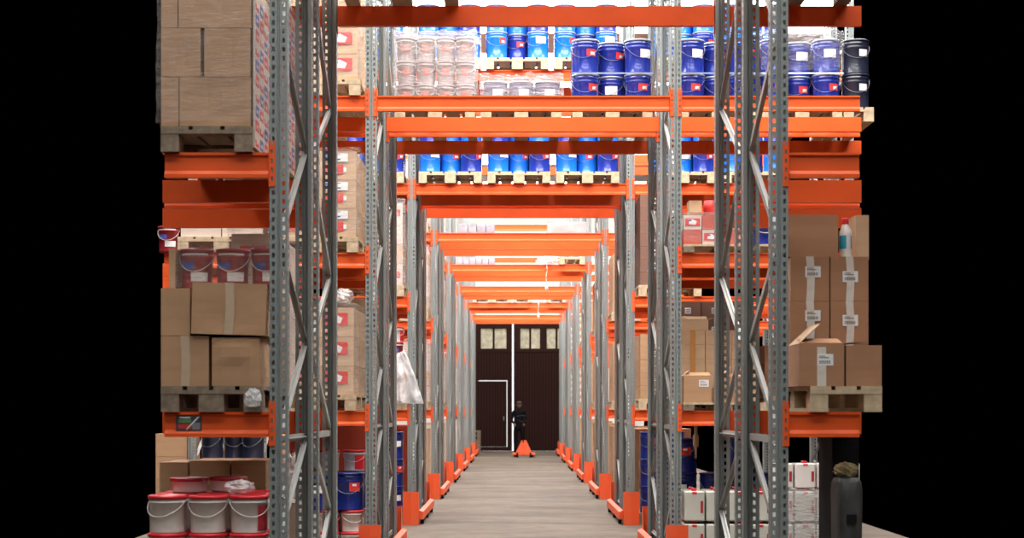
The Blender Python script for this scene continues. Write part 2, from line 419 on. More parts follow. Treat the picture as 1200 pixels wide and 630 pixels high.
def carton(x0, x1, y0, y1, z0, z1, label, m='card', tape=None, st=None, rz=0, ry=0, stp=(0, .5), sts=1., amp=.006, group='cartons stacked on the racks', topflap=False):
    w, d, h = round(x1-x0, 3), round(y1-y0, 3), round(z1-z0, 3)
    key = (w, d, h, m, tape, st, stp, sts, amp, topflap)
    def f():
        o = bulge_box(w, d, h, seed=len(CM), amp=amp).build('cardboard_box', m); CM[key] = 1
        t = MB(); t.box(-w*.49, w*.49, d/2-.003, d/2+.003, h+.0002, h+.0016)
        t.build('flap_seam', 'card_dark', o)
        if tape:
            tw = min(.05, w*.2)
            vs = []; fs = []
            for k in range(9):
                q = k/8; zz = h*(1-q); nz = -.0035+amp*.0
                for x in (-tw/2, tw/2): vs.append((x+.006*math.sin(q*3), -.0022, zz))
            for k in range(8): fs.append((2*k, 2*k+1, 2*k+3, 2*k+2))
            b = MB().add(vs, fs); b.box(-tw/2, tw/2, -.002, d*.97, h+.0002, h+.0018)
            b.build('tape_strip', tape, o)
        if st: sticker(st, o, w, h, stp[0], stp[1], sts)
        return o
    o = place(('carton',)+key, f, ((x0+x1)/2, y0, z0), rz); o.rotation_euler = (0, ry, rz)
    return tag(o, label, 'cardboard box', group)
TIER = {1: [''], 2: ['bottom', 'top'], 3: ['bottom', 'middle', 'top'], 4: ['bottom', 'second', 'third', 'top'], 5: ['bottom', 'second', 'third', 'fourth', 'top'],
        6: ['bottom', 'second', 'third', 'fourth', 'fifth', 'top'], 7: ['bottom', 'second', 'third', 'fourth', 'fifth', 'sixth', 'top'], 8: ['bottom', 'second', 'third', 'fourth', 'fifth', 'sixth', 'seventh', 'top']}
COL = {1: [''], 2: ['left', 'right'], 3: ['left', 'centre', 'right'], 4: ['far left', 'left', 'right', 'far right']}
RANK = {1: [''], 2: ['front', 'rear'], 3: ['front', 'mid', 'rear']}
def where(i, side, lev):
    return f'{ORD[i]} rack {side}, {LEV[lev]}'
def carton_stack(i, side, lev, x0, x1, y0, y1, z0, nx, ny, nz, th, what, **kw):
    w = (x1-x0)/nx; d = (y1-y0)/ny; g = .005
    for t in range(nz):
        for c in range(nx):
            for k in range(ny):
                pos = ' '.join(s for s in (TIER[nz][t], RANK[ny][k], COL[nx][c]) if s)
                carton(x0+c*w+g, x0+(c+1)*w-g, y0+k*d+g, y0+(k+1)*d-g, z0+t*th, z0+(t+1)*th-.003,
                       f'{what}, {pos}, {where(i, side, lev)}', **kw)

# ------------------------------------------------------------------ stretch film
def film(x0, x1, y0, y1, z0, z1, label, m='film', amp=.008, ruffle=.0, n=18, name='stretch_film', seed=0, taper=0.):
    e_ = max(0, 1.35*amp-.006); x0 -= e_; x1 += e_; y0 -= e_; y1 += e_; z1 += e_
    mb = MB(); w, d, h = x1-x0, y1-y0, z1-z0
    def face(o, a, b, nx, ny):
        o, a, b = Vector(o), Vector(a), Vector(b); vs = []; fs = []
        for i in range(nx+1):
            for j in range(ny+1):
                p = o+a*i/nx+b*j/ny
                q = p.copy()
                t = p.z/h if h else 0
                q.x *= 1-taper*t
                nv = noise.noise_vector(Vector((p.x*5+seed, p.y*5, p.z*9)))
                q += nv*amp+noise.noise_vector(Vector((p.x*22+seed, p.y*22, p.z*30)))*amp*.5
                if t > .97: q.z += ruffle*abs(noise.noise(Vector((p.x*14, p.y*14, seed))))
                vs.append(q)
        for i in range(nx):
            for j in range(ny): fs.append((i*(ny+1)+j, (i+1)*(ny+1)+j, (i+1)*(ny+1)+j+1, i*(ny+1)+j+1))
        mb.add(vs, fs, 0, True)
    X0, X1 = -w/2, w/2
    face((X0, 0, 0), (w, 0, 0), (0, 0, h), n, n); face((X1, d, 0), (-w, 0, 0), (0, 0, h), n, n)
    face((X1, 0, 0), (0, d, 0), (0, 0, h), n, n); face((X0, d, 0), (0, -d, 0), (0, 0, h), n, n)
    face((X0, 0, h), (w, 0, 0), (0, d, 0), n, n)
    o = mb.build(name, m, None, ((x0+x1)/2, y0, z0))
    return tag(o, label, 'plastic film', 'stretch film round the loads')
def crumple(cx, cy, cz, w, d, h, label, m='film_bag', seed=0, name='crumpled_film', cat='plastic film', amp=.35):
    mb = MB(); n, k = 22, 14; vs = []; fs = []
    for i in range(n):
        for j in range(k+1):
            a = 2*PI*i/n; b = PI*j/k
            v = Vector((math.cos(a)*math.sin(b), math.sin(a)*math.sin(b), math.cos(b)))
            r = 1+amp*noise.noise(v*3.1+Vector((seed, 0, 0)))+amp*.8*abs(noise.noise(v*7+Vector((0, seed, 0))))
            p = v*r; vs.append((p.x*w/2, p.y*d/2, max(p.z, -.92)*h/2+h*.46))
    for i in range(n):
        for j in range(k): fs.append((i*(k+1)+j, ((i+1) % n)*(k+1)+j, ((i+1) % n)*(k+1)+j+1, i*(k+1)+j+1))
    mb.add(vs, fs, 0, False)
    return tag(mb.build(name, m, None, (cx, cy, cz)), label, cat)

# ------------------------------------------------------------------ pails and cans
def make_pail(R, H, mb_, lid, labels, style):
    def f():
        r = empty('pail', (0, 0, 0)); r0 = R*(.93 if style != 'steel' else .985)
        if style == 'steel':
            prof = [(0, .006), (r0*.97, .006), (r0, 0), (r0+.003, .006), (r0, .014), (R*.99, H*.74), (R+.003, H*.765), (R*.99, H*.79), (R*.99, H*.86), (R+.002, H*.875), (R*.99, H*.89), (R, H-.012), (R-.004, H-.010)]
        else:
            prof = [(0, .006), (r0*.96, .006), (r0, 0), (r0, .01), (R*.985, H*.80), (R+.004, H*.81), (R+.004, H*.83), (R*.985, H*.84), (R*.99, H-.02)]
        MB().lathe(prof, 28).build('body', mb_, r)
        MB().lathe([(R-.004, H-.022), (R+.006, H-.020), (R+.007, H-.004), (R, H), (R-.012, H), (R-.018, H-.008), (0, H-.008)], 28).build('lid', lid, r)
        pts = [((R+.006)*math.cos(a), -(R+.008)*math.sin(a), H*.86-H*.42*math.sin(a)) for a in [PI*k/14 for k in range(15)]]
        MB().tube(pts, .0022, 5).build('handle', 'wire' if style == 'steel' else 'white', r)
        for (a0, a1, z0, z1, m) in labels:
            Rr = R*(.996 if style == 'steel' else .985)+.0025
            MB().lathe([(Rr-.004*(1-z0), H*z0), (Rr, H*z1)], 8, a0=a0, a1=a1).build('label', m, r)
        return r
    return f
A_ = -PI/2
PAILS = {
 'navy': (.135, .345, 'navy', 'lid_grey', [(A_+.25, A_+1.0, .50, .70, 'red'), (A_+.55, A_+.9, .53, .62, 'paper')], 'steel'),
 'navy_w': (.135, .345, 'navy', 'lid_grey', [(A_-.2, A_+.75, .45, .70, 'paper')], 'steel'),
 'blue': (.135, .345, 'bright', 'lid_grey', [(A_+.2, A_+.9, .55, .78, 'red'), (A_+.4, A_+.75, .58, .66, 'paper')], 'steel'),
 'blue_w': (.135, .345, 'bright', 'lid_grey', [(A_+.1, A_+1.1, .55, .80, 'paper')], 'steel'),
 'deep': (.135, .345, 'deep', 'deep', [(A_-.3, A_+.55, .45, .66, 'paper')], 'steel'),
 'deep_r': (.135, .345, 'deep', 'deep', [(A_+.1, A_+.9, .50, .74, 'red'), (A_+.3, A_+.6, .6, .7, 'paper')], 'steel'),
 'black': (.135, .345, 'black_enamel', 'black_enamel', [(A_+.1, A_+.8, .5, .7, 'paper')], 'steel'),
 'black_plain': (.135, .345, 'black_enamel', 'black_enamel', [], 'steel'),
 'white': (.105, .212, 'white', 'redlid', [], 'plastic'),
 'white_r': (.105, .212, 'white', 'redlid', [(A_+.35, A_+1.5, .08, .74, 'redpail')], 'plastic'),
 'white_s': (.10, .199, 'white', 'redlid', [(A_+.15, A_+1.3, .1, .74, 'redlid')], 'plastic'),
 'white_p': (.10, .199, 'white', 'redlid', [], 'plastic'),
 'red': (.094, .24, 'redpail', 'redpail', [(A_-.9, A_+.0, .50, .66, 'blue'), (A_-.2, A_+.9, .2, .42, 'paper'), (A_-.9, A_+.9, .82, .88, 'paper')], 'plastic'),
 'milky': (.091, .235, 'milky', 'milky', [(A_-.4, A_+.5, .35, .68, mat('faded_pink_label', (.50, .16, .13), .6))], 'plastic'),
 'grey': (.122, .27, mat('grey_violet_enamel', (.20, .20, .30), .3), 'lid_grey', [(A_-.2, A_+.7, .4, .7, 'paper')], 'steel'),
 'tub': (.106, .085, 'white', 'redpail', [], 'plastic'),
 'blue_whitelid': (.12, .24, 'navy', 'white', [], 'plastic'),
}
def pail(kind, x, y, z, label, rz=0, group=None):
    a = PAILS[kind]
    return tag(place(('pail', kind), make_pail(*a), (x, y, z), rz), label, 'pail', group)
PN = {'navy': 'navy blue steel pail', 'navy_w': 'navy pail, white label', 'blue': 'bright blue steel pail', 'blue_w': 'blue pail, white label',
      'deep': 'dark blue steel pail', 'deep_r': 'dark blue red-labelled pail', 'black': 'black steel pail', 'black_plain': 'black steel pail', 'milky': 'milky plastic pail with faded pink label', 'grey': 'grey violet pail', 'white_s': 'white pail with red label and red lid',
      'white_p': 'plain white pail with red lid'}
def pail_pallet(i, which, lev, x0, kinds, nz=2, y=None, w=.8, z=None, ranks=2, nx=3, base=True, group=None, mid=True, wood='wood'):
    """a pallet of pails: the outer pails of the front rank stand forward and the middle one sits back between them"""
    D = DR[i]; y = D-.03 if y is None else y; z = ZL[lev] if z is None else z
    if base: pallet(x0+w/2, y, z, f'pale wooden pallet of pails, {which}, {ORD[i]} rack {LEV[lev]}', w=w, m=wood)
    z += .1445; R = PAILS[kinds[0]][0]; H = PAILS[kinds[0]][1]
    for t in range(nz):
        for k in range(ranks):
            for c in range(nx):
                xx = x0+.004+R+.003+c*(w-2*R-.014)/max(1, nx-1)
                if nx == 3: xx = x0+w/2+(c-1)*.2655 if w == .8 else xx
                yy = y+.014+R+k*.295
                if nx == 3 and c == 1: yy += .15
                kd = kinds[(c*2+t+k) % len(kinds)]
                pail(kd, xx+(0), yy, z+t*(H+.001), f'{PN[kd]}, {TIER[nz][t]} {RANK[ranks][k]} {COL[nx][c]}, {which}, {ORD[i]} rack {LEV[lev]}'.replace('  ', ' '),
                     rz=random.uniform(-.35, .35), group=group or 'steel pails on pallets')

def make_jerry(col, H=.30, W=.196, Dp=.24, red=True):
    def f():
        r = empty('jerrycan', (0, 0, 0)); mb = MB(); n = 20; lv = []
        def ring(sx, sy, z):
            out = []
            for k in range(n):
                a = 2*PI*k/n; c, s = math.cos(a), math.sin(a); e = .22
                out.append((math.copysign(abs(c)**e, c)*sx/2, Dp/2+math.copysign(abs(s)**e, s)*sy/2, z))
            return out
        prof = [(.94, 0), (1, .012), (.985, .10), (1, .2), (.985, H*.6), (1, H*.80), (1, H*.88), (.96, H*.905), (.90, H*.915)]
        vs = []
        for s, z in prof: vs += ring(W*s, Dp*s, z)
        fs = [(j*n+k, j*n+(k+1) % n, (j+1)*n+(k+1) % n, (j+1)*n+k) for j in range(len(prof)-1) for k in range(n)]
        fs += [tuple(range(n-1, -1, -1)), tuple(range((len(prof)-1)*n, len(prof)*n))]
        mb.add(vs, fs, 0, False); mb.build('body', col, r)
        MB().lathe([(.024, H*.91), (.026, H*.985), (.024, H), (0, H)], 14, cy=.06).build('cap', 'redlid', r)
        MB().tube([(0, .11, H*.915), (0, .12, H*.965), (0, .20, H*.965), (0, .215, H*.915)], .009, 6).build('handle', col, r)
        if red:
            MB().box(W*.28, W*.40, -.002, -.0005, H*.25, H*.62).build('side_print', 'redpail', r)
            mb = MB()
        MB().box(-.022, .022, -.003, -.0005, H*.83, H*.895).build('tear_tab', 'redlid', r)
        return r
    return f
def jerry(x, y, z, label, kind='can'):
    return tag(place(('jerry', kind), make_jerry('can' if kind == 'can' else 'white', H=.30 if kind == 'can' else .25, red=kind != 'plain'), (x, y, z)), label, 'jerrycan', 'white jerrycans stacked on the floor')

# ================================================================== FIRST RACK, LEFT
D = DR[0]; YA = D-.03
def sx(px, D=9.22): return X(px, D)
# middle shelf: wrapped brown cartons on an old pallet
x1 = sx(295); x0 = sx(188)
pallet((x0+x1)/2, YA, ZL[2], 'weathered grey pallet under wrapped cartons, first rack left, middle shelf', w=round(x1-x0, 2), m='wood_old')
zb = ZL[2]+.145
xs = sx(209); g = .003
for k, (ya, yb) in enumerate(((YA+.01, YA+.59), (YA+.60, YA+1.18))):
    rk = ('front', 'rear')[k]
    carton(xs+g, x1-.01, ya, yb, zb, zb+.272, f'wide brown carton under film, bottom {rk}, first rack left, middle shelf', amp=.012)
    carton(x0, xs-g, ya, yb, zb, zb+.272, f'narrow brown carton under film, bottom {rk} left, first rack left, middle shelf')
    carton(x0, sx(234), ya, yb, zb+.275, zb+.545, f'brown carton under film, middle {rk} left, first rack left, middle shelf')
    carton(sx(238.5), x1-.012, ya, yb, zb+.275, zb+.545, f'brown carton under film, middle {rk} right, first rack left, middle shelf')
    carton(x0, sx(207), ya, yb, zb+.548, zb+.818, f'narrow brown carton under film, top {rk} left, first rack left, middle shelf')
    carton(sx(208.5), x1-.008, ya, yb, zb+.548, zb+.818, f'wide brown carton under film, top {rk} right, first rack left, middle shelf')
# red and white printed sheets wrapped against the gangway side of that load
def printed_side(x, y0, y1, z0, z1, label):
    mb = MB(); n = 7
    mb.box(x, x+.012, y0, y1, z0, z1, 0)
    rnd = random.Random(int(z0*100+y0*10))
    rows = int((z1-z0)/.085)
    for a in range(n):
        for b_ in range(rows):
            ya = y0+(y1-y0)*(a+.12)/n; yb = ya+(y1-y0)*.72/n; za = z0+.012+b_*.085; zt = za+.06
            m = (a+b_*2) % 3
            mb.box(x+.012, x+.0135, ya, yb, za, zt if m else za+.035, 1 if m != 1 else 2)
            mb.box(x+.0135, x+.0145, ya+.02, yb-.03, za+.015, za+.035, 0)
    return tag(mb.build('printed_carton_panel', ['card_white', 'red', 'blue']), label, 'printed box')
printed_side(x1+.001, YA+.03, YA+1.17, ZL[2]+.03, zb+.80, 'white panel with red and blue prints wrapped beside the brown cartons, first rack')
film(x0-.012, x1+.035, YA-.012, YA+1.20, ZL[2]+.163, zb+.83, 'clear stretch film round brown cartons on weathered pallet, first rack left, middle shelf', amp=.010)
# the same shelf's rear half
YB = D+RD+GAP-.07
xb1 = X(334, YB); xb0 = X(262, YB)
pallet((xb0+xb1)/2, YB, ZL[2], 'pallet of red printed cartons in rear half, first rack left, middle shelf', w=round(xb1-xb0, 2))
carton_stack(0, 'left rear', 2, xb0, xb1-.02, YB+.01, YB+1.19, zb, 1, 2, 4, .26, 'white carton with red print', m='card_white', st='red', sts=1.)
printed_side(xb1-.018, YB+.02, YB+1.17, zb, zb+1.03, 'white and red printed panel on rear pallet beside the gangway, first rack left, middle shelf')
film(xb0-.012, xb1+.012, YB-.014, YB+1.2, ZL[2]+.160, zb+1.06, 'stretch film over the red printed cartons, first rack left rear, middle shelf')

# lower shelf
x1 = sx(306); x0 = sx(188); zb = ZL[1]+.145
pallet((x0+x1)/2, YA, ZL[1], 'dark old pallet under bulging brown cartons, first rack left, lower shelf', w=round(x1-x0, 2), m='wood_old')
carton(x0, sx(244), YA+.005, YA+.42, zb, zb+.278, 'brown carton with faint tape at the left, bottom tier, first rack left, lower shelf', tape='tape_dim', amp=.004, m='card')
carton(sx(248), sx(304), YA+.0, YA+.42, zb, zb+.270, 'bulging brown carton, bottom tier beside the upright, first rack left, lower shelf', amp=-.014, m='card')
carton(x0, sx(222), YA+.005, YA+.42, zb+.281, zb+.545, 'brown carton at the left edge, upper tier, first rack left, lower shelf', m='card')
carton(sx(224), sx(311), YA-.015, YA+.40, zb+.286, zb+.572, 'tilted wide brown carton with clear tape, upper tier, first rack left, lower shelf', tape='tape_dim', ry=.028, amp=.010, m='card')
for k in range(1, 3):
    for t in range(2):
        carton(x0, sx(304), YA+.43*k, YA+.43*k+.38, zb+t*.285, zb+t*.285+.28, f'brown carton behind the front ones, {RANK[3][k]} rank, {TIER[2][t]}, first rack left, lower shelf', m='card_pale')
zr = zb+.566
for k, px in enumerate((231, 273, 314)):
    pail('red', X(px, 9.72), 9.72, zr, f'dark red pail with blue and silver print, {COL[3][k]} atop the cartons, first rack left', group='red pails above the cartons')
carton(sx(189), X(198, 9.6), 9.60, 9.95, zr, zr+.235, 'pale carton beside the red pails at the edge, first rack left, lower shelf', m='card_pale')
film(X(208, 9.6)-.002, X(335, 9.72)+.004, 9.585, 9.87, zr+.01, zr+.262, 'shiny stretch film over the three dark red pails, first rack left', amp=.006)
crumple(sx(297), YA-.03, ZL[1]+.03, .085, .05, .10, 'crumpled clear film hanging over the block of the dark pallet, first rack left', seed=3)
xb0 = X(270, YB); xb1 = X(322, YB)
pallet((xb0+xb1)/2, YB, ZL[1], 'pallet under pink wrapped cartons, first rack left rear, lower shelf', w=round(xb1-xb0, 2))
carton_stack(0, 'left rear', 1, xb0, xb1, YB+.01, YB+1.19, ZL[1]+.145, 1, 2, 4, .25, 'pale pink carton', m='card_white', st='red')
film(xb0-.012, xb1+.014, YB-.014, YB+1.2, ZL[1]+.16, ZL[1]+1.17, 'stretch film over pale pink cartons, first rack left rear, lower shelf')
# floor level: white pails with red lids
pallet(sx(250), D-.05, 0, 'pallet under the white red-lidded pails, first rack left, floor level', w=.56, m='wood_old')
for t in range(4):
    for c, px in enumerate((197.5, 245, 292.5)):
        for k in range(3):
            kd = 'white_r' if c == 2 and k == 0 else 'white'
            pail(kd, X(px, 9.34)+.0, 9.32+k*.232, .1445+t*.2125, f'white plastic pail with red lid, {TIER[4][t]} tier, {RANK[3][k]} rank, {COL[3][c]}, first rack left floor', rz=(c-1)*.3+(2.2 if k else 0), group='white pails with red lids')
for c, px in enumerate((227, 268)):
    pail('tub', X(px, 9.7)-.01, 9.62+.12*c, .1445+4*.2125+.001, f'shallow red-lidded white tub under film atop the pails, {COL[2][c]}, first rack left floor', rz=2.5)
crumple(X(283, 9.4), 9.33, .1445+4*.2125+.012, .16, .10, .07, 'shiny crumpled film on the red lids, first rack left, floor level', seed=11)
xb = X(224, 10.55)
carton(X(189, 10.55), xb-.01, 10.5, 11.0, 0, Z(541, 10.55), 'tall brown carton on the floor behind the white pails, leftmost, first rack', m='card')
carton(xb, X(271, 10.55), 10.5, 11.0, 0, Z(539, 10.55), 'tall brown carton on the floor behind the white pails, middle, first rack', m='card')
carton(X(273, 10.55), X(313, 10.55), 10.5, 11.0, 0, Z(539, 10.55), 'tall brown carton on the floor behind the white pails, rightmost, first rack', m='card')
carton(X(318, 10.9), X(345, 10.9), 11.04, 11.45, 0, Z(590, 10.9), 'low carton on the floor beside the gangway, rear of first rack left', m='card_white', st='red')
crumple(X(338, 11.1), 11.25, .87, .17, .2, .30, 'pink and clear film bundle on the low carton by the upright, first rack left', seed=5)
crumple(X(374, 11.75)-.08, 11.72, .02, .2, .25, .75, 'white film bundle hanging at the rear upright, first rack left, floor level', seed=8)

# goods on the first rack's upper shelf: only pallet undersides reach into view; the cartons are unseen, added for shade
YA = DR[0]-.03; YB = DR[0]+RD+GAP-.07
for a_, y_, nm in ((-2.22, YA, 'left front'), (-2.22, YB, 'left rear'), (1.57, YA, 'right front'), (1.57, YB, 'right rear'), (-1.20, YB, 'over the gangway')):
    w_ = .8 if 'gang' in nm or 'right' in nm else .8
    pallet(a_+.4, y_, ZL[3], f'{"loaded" if "left" in nm else "empty"} wooden pallet high up, first rack {nm}, upper shelf', m='wood_old' if 'right' in nm else 'wood')
    if 'left' in nm: carton_stack(0, nm, 3, a_+.01, a_+.79, y_+.02, y_+1.18, ZL[3]+.145, 1, 1, 2, .4, 'large unseen brown carton added for shade', m='card')
# ================================================================== SECOND RACK, LEFT
D = DR[1]; YA = D-.03; YB = D+RD+GAP-.07
def red_load(i, lev, x0, x1, nt, th, y, what, half='', nx=2, st='redblue'):
    zb = ZL[lev]+.145
    pallet((x0+x1)/2, y, ZL[lev], f'pallet under {what}, {ORD[i]} rack left{half}, {LEV[lev]}', w=round(x1-x0, 2))
    carton_stack(i, 'left'+half, lev, x0+.004, x1-.012, y+.01, y+1.18, zb, nx, 2, nt, th, what, m='card_pale' if lev != 2 else 'card_pale', st=st, stp=(.06, .58), sts=1.35, amp=.010)
    film(x0-.012, x1+.012, y-.014, y+1.2, ZL[lev]+.165, zb+nt*th+.02, f'stretch film round {what}, {ORD[i]} rack left{half}, {LEV[lev]}', amp=.012, seed=lev*3+i)
xr = X(421, 15.13)
red_load(1, 3, xr-.80, xr, 4, .238, YA, 'pale brown red-label carton', st='red')
red_load(1, 2, xr-.80-.02, xr-.02, 3, .262, YA, 'pale brown carton with red and blue labels')
red_load(1, 1, xr-.80-.04, xr-.04, 3, .268, YA, 'pale brown carton with red label', st='red')
crumple(X(399, 15.1), 15.3, ZL[1]+.145+3*.268+.045, .19, .2, .13, 'knotted clear film standing on top of the cartons, second rack left, lower shelf', seed=21)
# seen between the first rack's shelves: pale pallet with white cartons
xm = X(258, 15.13)
pallet(xm, YA, ZL[2], 'pale pallet with white cartons further left, second rack, middle shelf', w=.8)
carton_stack(1, 'far left', 2, xm-.38, xm+.38, YA+.02, YA+1.18, ZL[2]+.145, 2, 1, 2, .24, 'white carton', m='card_white')
pail('red', X(197, 15.2), YA+.055, ZL[2]+.001, 'dark red pail standing at the left edge, second rack, middle shelf')
# rear half loads on the left
for lev, m, what in ((1, 'card_pale', 'pale carton'), (2, 'card_white', 'white carton'), (3, 'card_pale', 'light carton')):
    pallet(-1.87, YB, ZL[lev], f'pallet in rear half, second rack left, {LEV[lev]}')
    carton_stack(1, 'left rear', lev, -2.26, -1.48, YB+.01, YB+1.18, ZL[lev]+.145, 2, 1, 4 if lev != 2 else 3, .245, what, m=m)
# floor
zf = .1445
pallet(-1.83, YA, 0, 'pallet under white pails and blue pails, second rack left, floor level', m='wood_old')
for t in range(2):
    for c in range(4):
        for k in range(2):
            pail('white_s' if (c+t) % 2 else 'white_p', -1.83+(c-1.5)*.219, YA+.115+k*.222, zf+t*.2, f'white pail with red lid, {TIER[2][t]} {RANK[2][k]} {COL[4][c]}, second rack left floor', rz=(.3 if k == 0 else 2), group='small white pails under the blue pails')
for c in range(3):
    for k in range(2):
        pail('deep' if c != 2 else 'deep_r', -1.83+(c-1)*.297, YA+.15+k*.30, zf+.4005, f'dark blue pail {"with red label " if c == 2 else ""}on the white pails, {RANK[2][k]} {COL[3][c]}, second rack left', group='blue pails on white pails')
for c, (kd, xx) in enumerate((('white_s', -2.0), ('white_p', -1.76), ('white_s', -1.52))):
    pail(kd, xx, YA+.18+.3, zf+.4005+.3455, f'small white pail with red lid on the blue pails, {COL[3][c]}, second rack left', group='white pails on the blue pails')
carton(-2.3, -1.42, YB+.05, YB+1.1, 0, 1.30, 'large red board crate on the floor, rear of second rack left', m='card_red')
# blue drums far behind seen through the first rack
pail_pallet(2, 'far left pallet', 0, X(238, 21)-.07, ['black_plain', 'black_plain'], nz=3, ranks=1, wood='wood_old')
carton_stack(2, 'far left', 0, -4.6, -4.19, DR[2]+.02, DR[2]+.9, 0, 1, 1, 4, .29, 'brown carton', m='card')
carton_stack(2, 'second bay from gangway', 0, X(238, 21)+.84, X(238, 21)+1.4, DR[2]+.02, DR[2]+.9, 0, 2, 1, 3, .38, 'brown carton', m='card')

# ================================================================== SECOND RACK, UPPER SHELF ABOVE THE GANGWAY
xa = X(463, YB)
pallet(xa+.4, YB, ZL[3], 'pallet of milky wrapped pails over the gangway, left of three, second rack')
for t in range(3):
    for c in range(4):
        for k in range(2):
            pail('milky', xa+.102+c*.199, YB+.11+k*.215, ZL[3]+.1445+t*.236, f'milky pail with pink label, {TIER[3][t]} {RANK[2][k]} {COL[4][c]}, wrapped load above gangway', group='milky pails wrapped above the gangway')
film(xa-.014, xa+.812, YB-.014, YB+.47, ZL[3]+.166, ZL[3]+.145+.708+.03, 'cloudy stretch film round the milky pails above the gangway, second rack', 'film_thick', amp=.012, ruffle=.05)
xa = X(564, YB)
pallet(xa+.4, YB, ZL[3], 'pallet of low wrapped grey pails over the gangway, middle of three, second rack')
for c in range(3):
    for k in range(3):
        pail('grey', xa+.4+(c-1)*.262, YB+.15+k*.27, ZL[3]+.1445, f'grey violet pail under film, {RANK[3][k]} {COL[3][c]}, low middle load above gangway, second rack', group='grey pails under film')
film(xa-.006, xa+.815, YB-.014, YB+.87, ZL[3]+.166, ZL[3]+.145+.27+.03, 'rumpled stretch film over the low grey pails above the gangway, second rack', 'film_thick', amp=.014, ruffle=.07, seed=4)
pail_pallet(1, 'right pallet over gangway', 3, X(671, YB), ['navy', 'navy', 'navy_w'], y=YB)
pail_pallet(1, 'right bay near pallet', 3, X(795.5, YB), ['navy', 'navy_w', 'navy'], y=YB)
pail_pallet(1, 'right bay far pallet', 3, X(893.5, YB), ['navy', 'navy_w'], y=YB)
film(X(893.5, YB)-.008, X(893.5, YB)+.808, YB-.016, YB+.80, ZL[3]+.145+.36, ZL[3]+.145+.74, 'ruffled clear film over the upper pails, right bay far pallet, second rack', 'film', amp=.008, ruffle=.12, seed=9)
xk = X(989, YB)
pallet(xk+.15, YB, ZL[3], 'narrow pallet of black pails at the right edge, second rack, upper shelf', w=.3)
for t in range(2):
    pail('black', xk+.146, YB+.16, ZL[3]+.1445+t*.346, f'black steel pail at the right edge, {TIER[2][t]} of two, second rack, upper shelf')
# straps round the pail loads
def strap(x0, x1, y0, y1, z, m, label):
    mb = MB(); t, h = .003, .014
    for a, b in (((x0, y0), (x1, y0)), ((x1, y0), (x1, y1)), ((x1, y1), (x0, y1)), ((x0, y1), (x0, y0))):
        mb.box(min(a[0], b[0])-t, max(a[0], b[0])+t, min(a[1], b[1])-t, max(a[1], b[1])+t, z, z+h)
    return tag(mb.build('strap', m), label, 'strap')
for px, m, lb in ((671, 'lid_grey', 'grey strap round the navy pails above the gangway, second rack'), (795.5, 'lid_grey', 'grey strap round the near pallet of navy pails, right bay, second rack'),
                  (893.5, 'paper', 'white strap round the far pallet of navy pails, right bay, second rack')):
    a = X(px, YB); strap(a-.0125, a+.8125, YB-.010, YB+.76, ZL[3]+.145+.33, m, lb)

# ================================================================== THIRD RACK, BLUE PAILS
D = DR[2]
for lev in (3, 4):
    k = 1.
    names = ['left pallet over gangway', 'middle pallet over gangway', 'right pallet over gangway']
    for x0, nm in zip((-1.225, -.35, .525), names):
        pail_pallet(2, nm, lev, x0+(0 if lev == 3 else -.02), ['blue', 'blue_w', 'navy'] if lev == 4 else ['blue_w', 'navy', 'blue'], y=D-.07)
    pail_pallet(2, 'left bay near pallet', lev, -1.42-.80, ['blue_w', 'navy', 'blue'], y=D-.07)
    pail_pallet(2, 'right bay near pallet', lev, 1.75, ['blue', 'navy', 'blue_w'], y=D-.07)
    pail_pallet(2, 'right bay far pallet', lev, 2.66, ['blue', 'blue_w', 'navy'], y=D-.07, ranks=1)

# ================================================================== FIRST RACK, RIGHT
D = DR[0]; YA = D-.03
x0 = sx(950); x1 = x0+.40
pallet(x0+.2, YA, ZL[1], 'weathered pale pallet under the open brown carton, first rack right, lower shelf', w=.4, m='wood')
zb = ZL[1]+.145
def open_carton(x0, x1, y0, y1, z0, z1, label, m='card_tan', st='white', tape=None, flap_l=.12, flap_f=.16, stp=(0, .6), sideflap=True, ang=35):
    w, d, h = x1-x0, y1-y0, z1-z0; o = MB()
    t = .005
    o.box(-w/2, w/2, 0, t, 0, h); o.box(-w/2, w/2, d-t, d, 0, h); o.box(-w/2, -w/2+t, t, d-t, 0, h); o.box(w/2-t, w/2, t, d-t, 0, h); o.box(-w/2+t, w/2-t, t, d-t, 0, t)
    o = o.build('open_cardboard_box', m, None, ((x0+x1)/2, y0, z0))
    def flap(p, q, v, name='flap', mm=m):
        p, q, v = Vector(p), Vector(q), Vector(v); nrm = (q-p).cross(v).normalized()*.004
        c = [p, q, q+v, p+v]; mb = MB(); mb.add([a for a in c]+[a+nrm for a in c], [(0, 1, 2, 3), (7, 6, 5, 4), (0, 4, 5, 1), (1, 5, 6, 2), (2, 6, 7, 3), (3, 7, 4, 0)])
        mb.build(name, mm, o)
    flap((-w/2+.01, t, h+.001), (w/2-.01, t, h+.001), (0, flap_f*.9, .03))
    flap((-w/2, .02, h+.001), (-w/2, d-.02, h+.001), (flap_l*.8, 0, flap_l*.75), mm='card_pale')
    flap((w/2, d-.02, h+.001), (w/2, .02, h+.001), (flap_l*.9, 0, .012))
    if tape: MB().box(-.025, .025, -.0015, -.0003, 0, h*.92).build('tape_strip', tape, o)
    if st: sticker(st, o, w, h, *stp)
    return tag(o, label, 'cardboard box')
open_carton(sx(937)+.001, sx(990), YA+.01, YA+.40, zb, Z(402, 9.19), 'open brown carton with raised flaps and white label, first rack right, lower shelf', tape='tape', stp=(.08, .62, 1.), flap_l=.15)
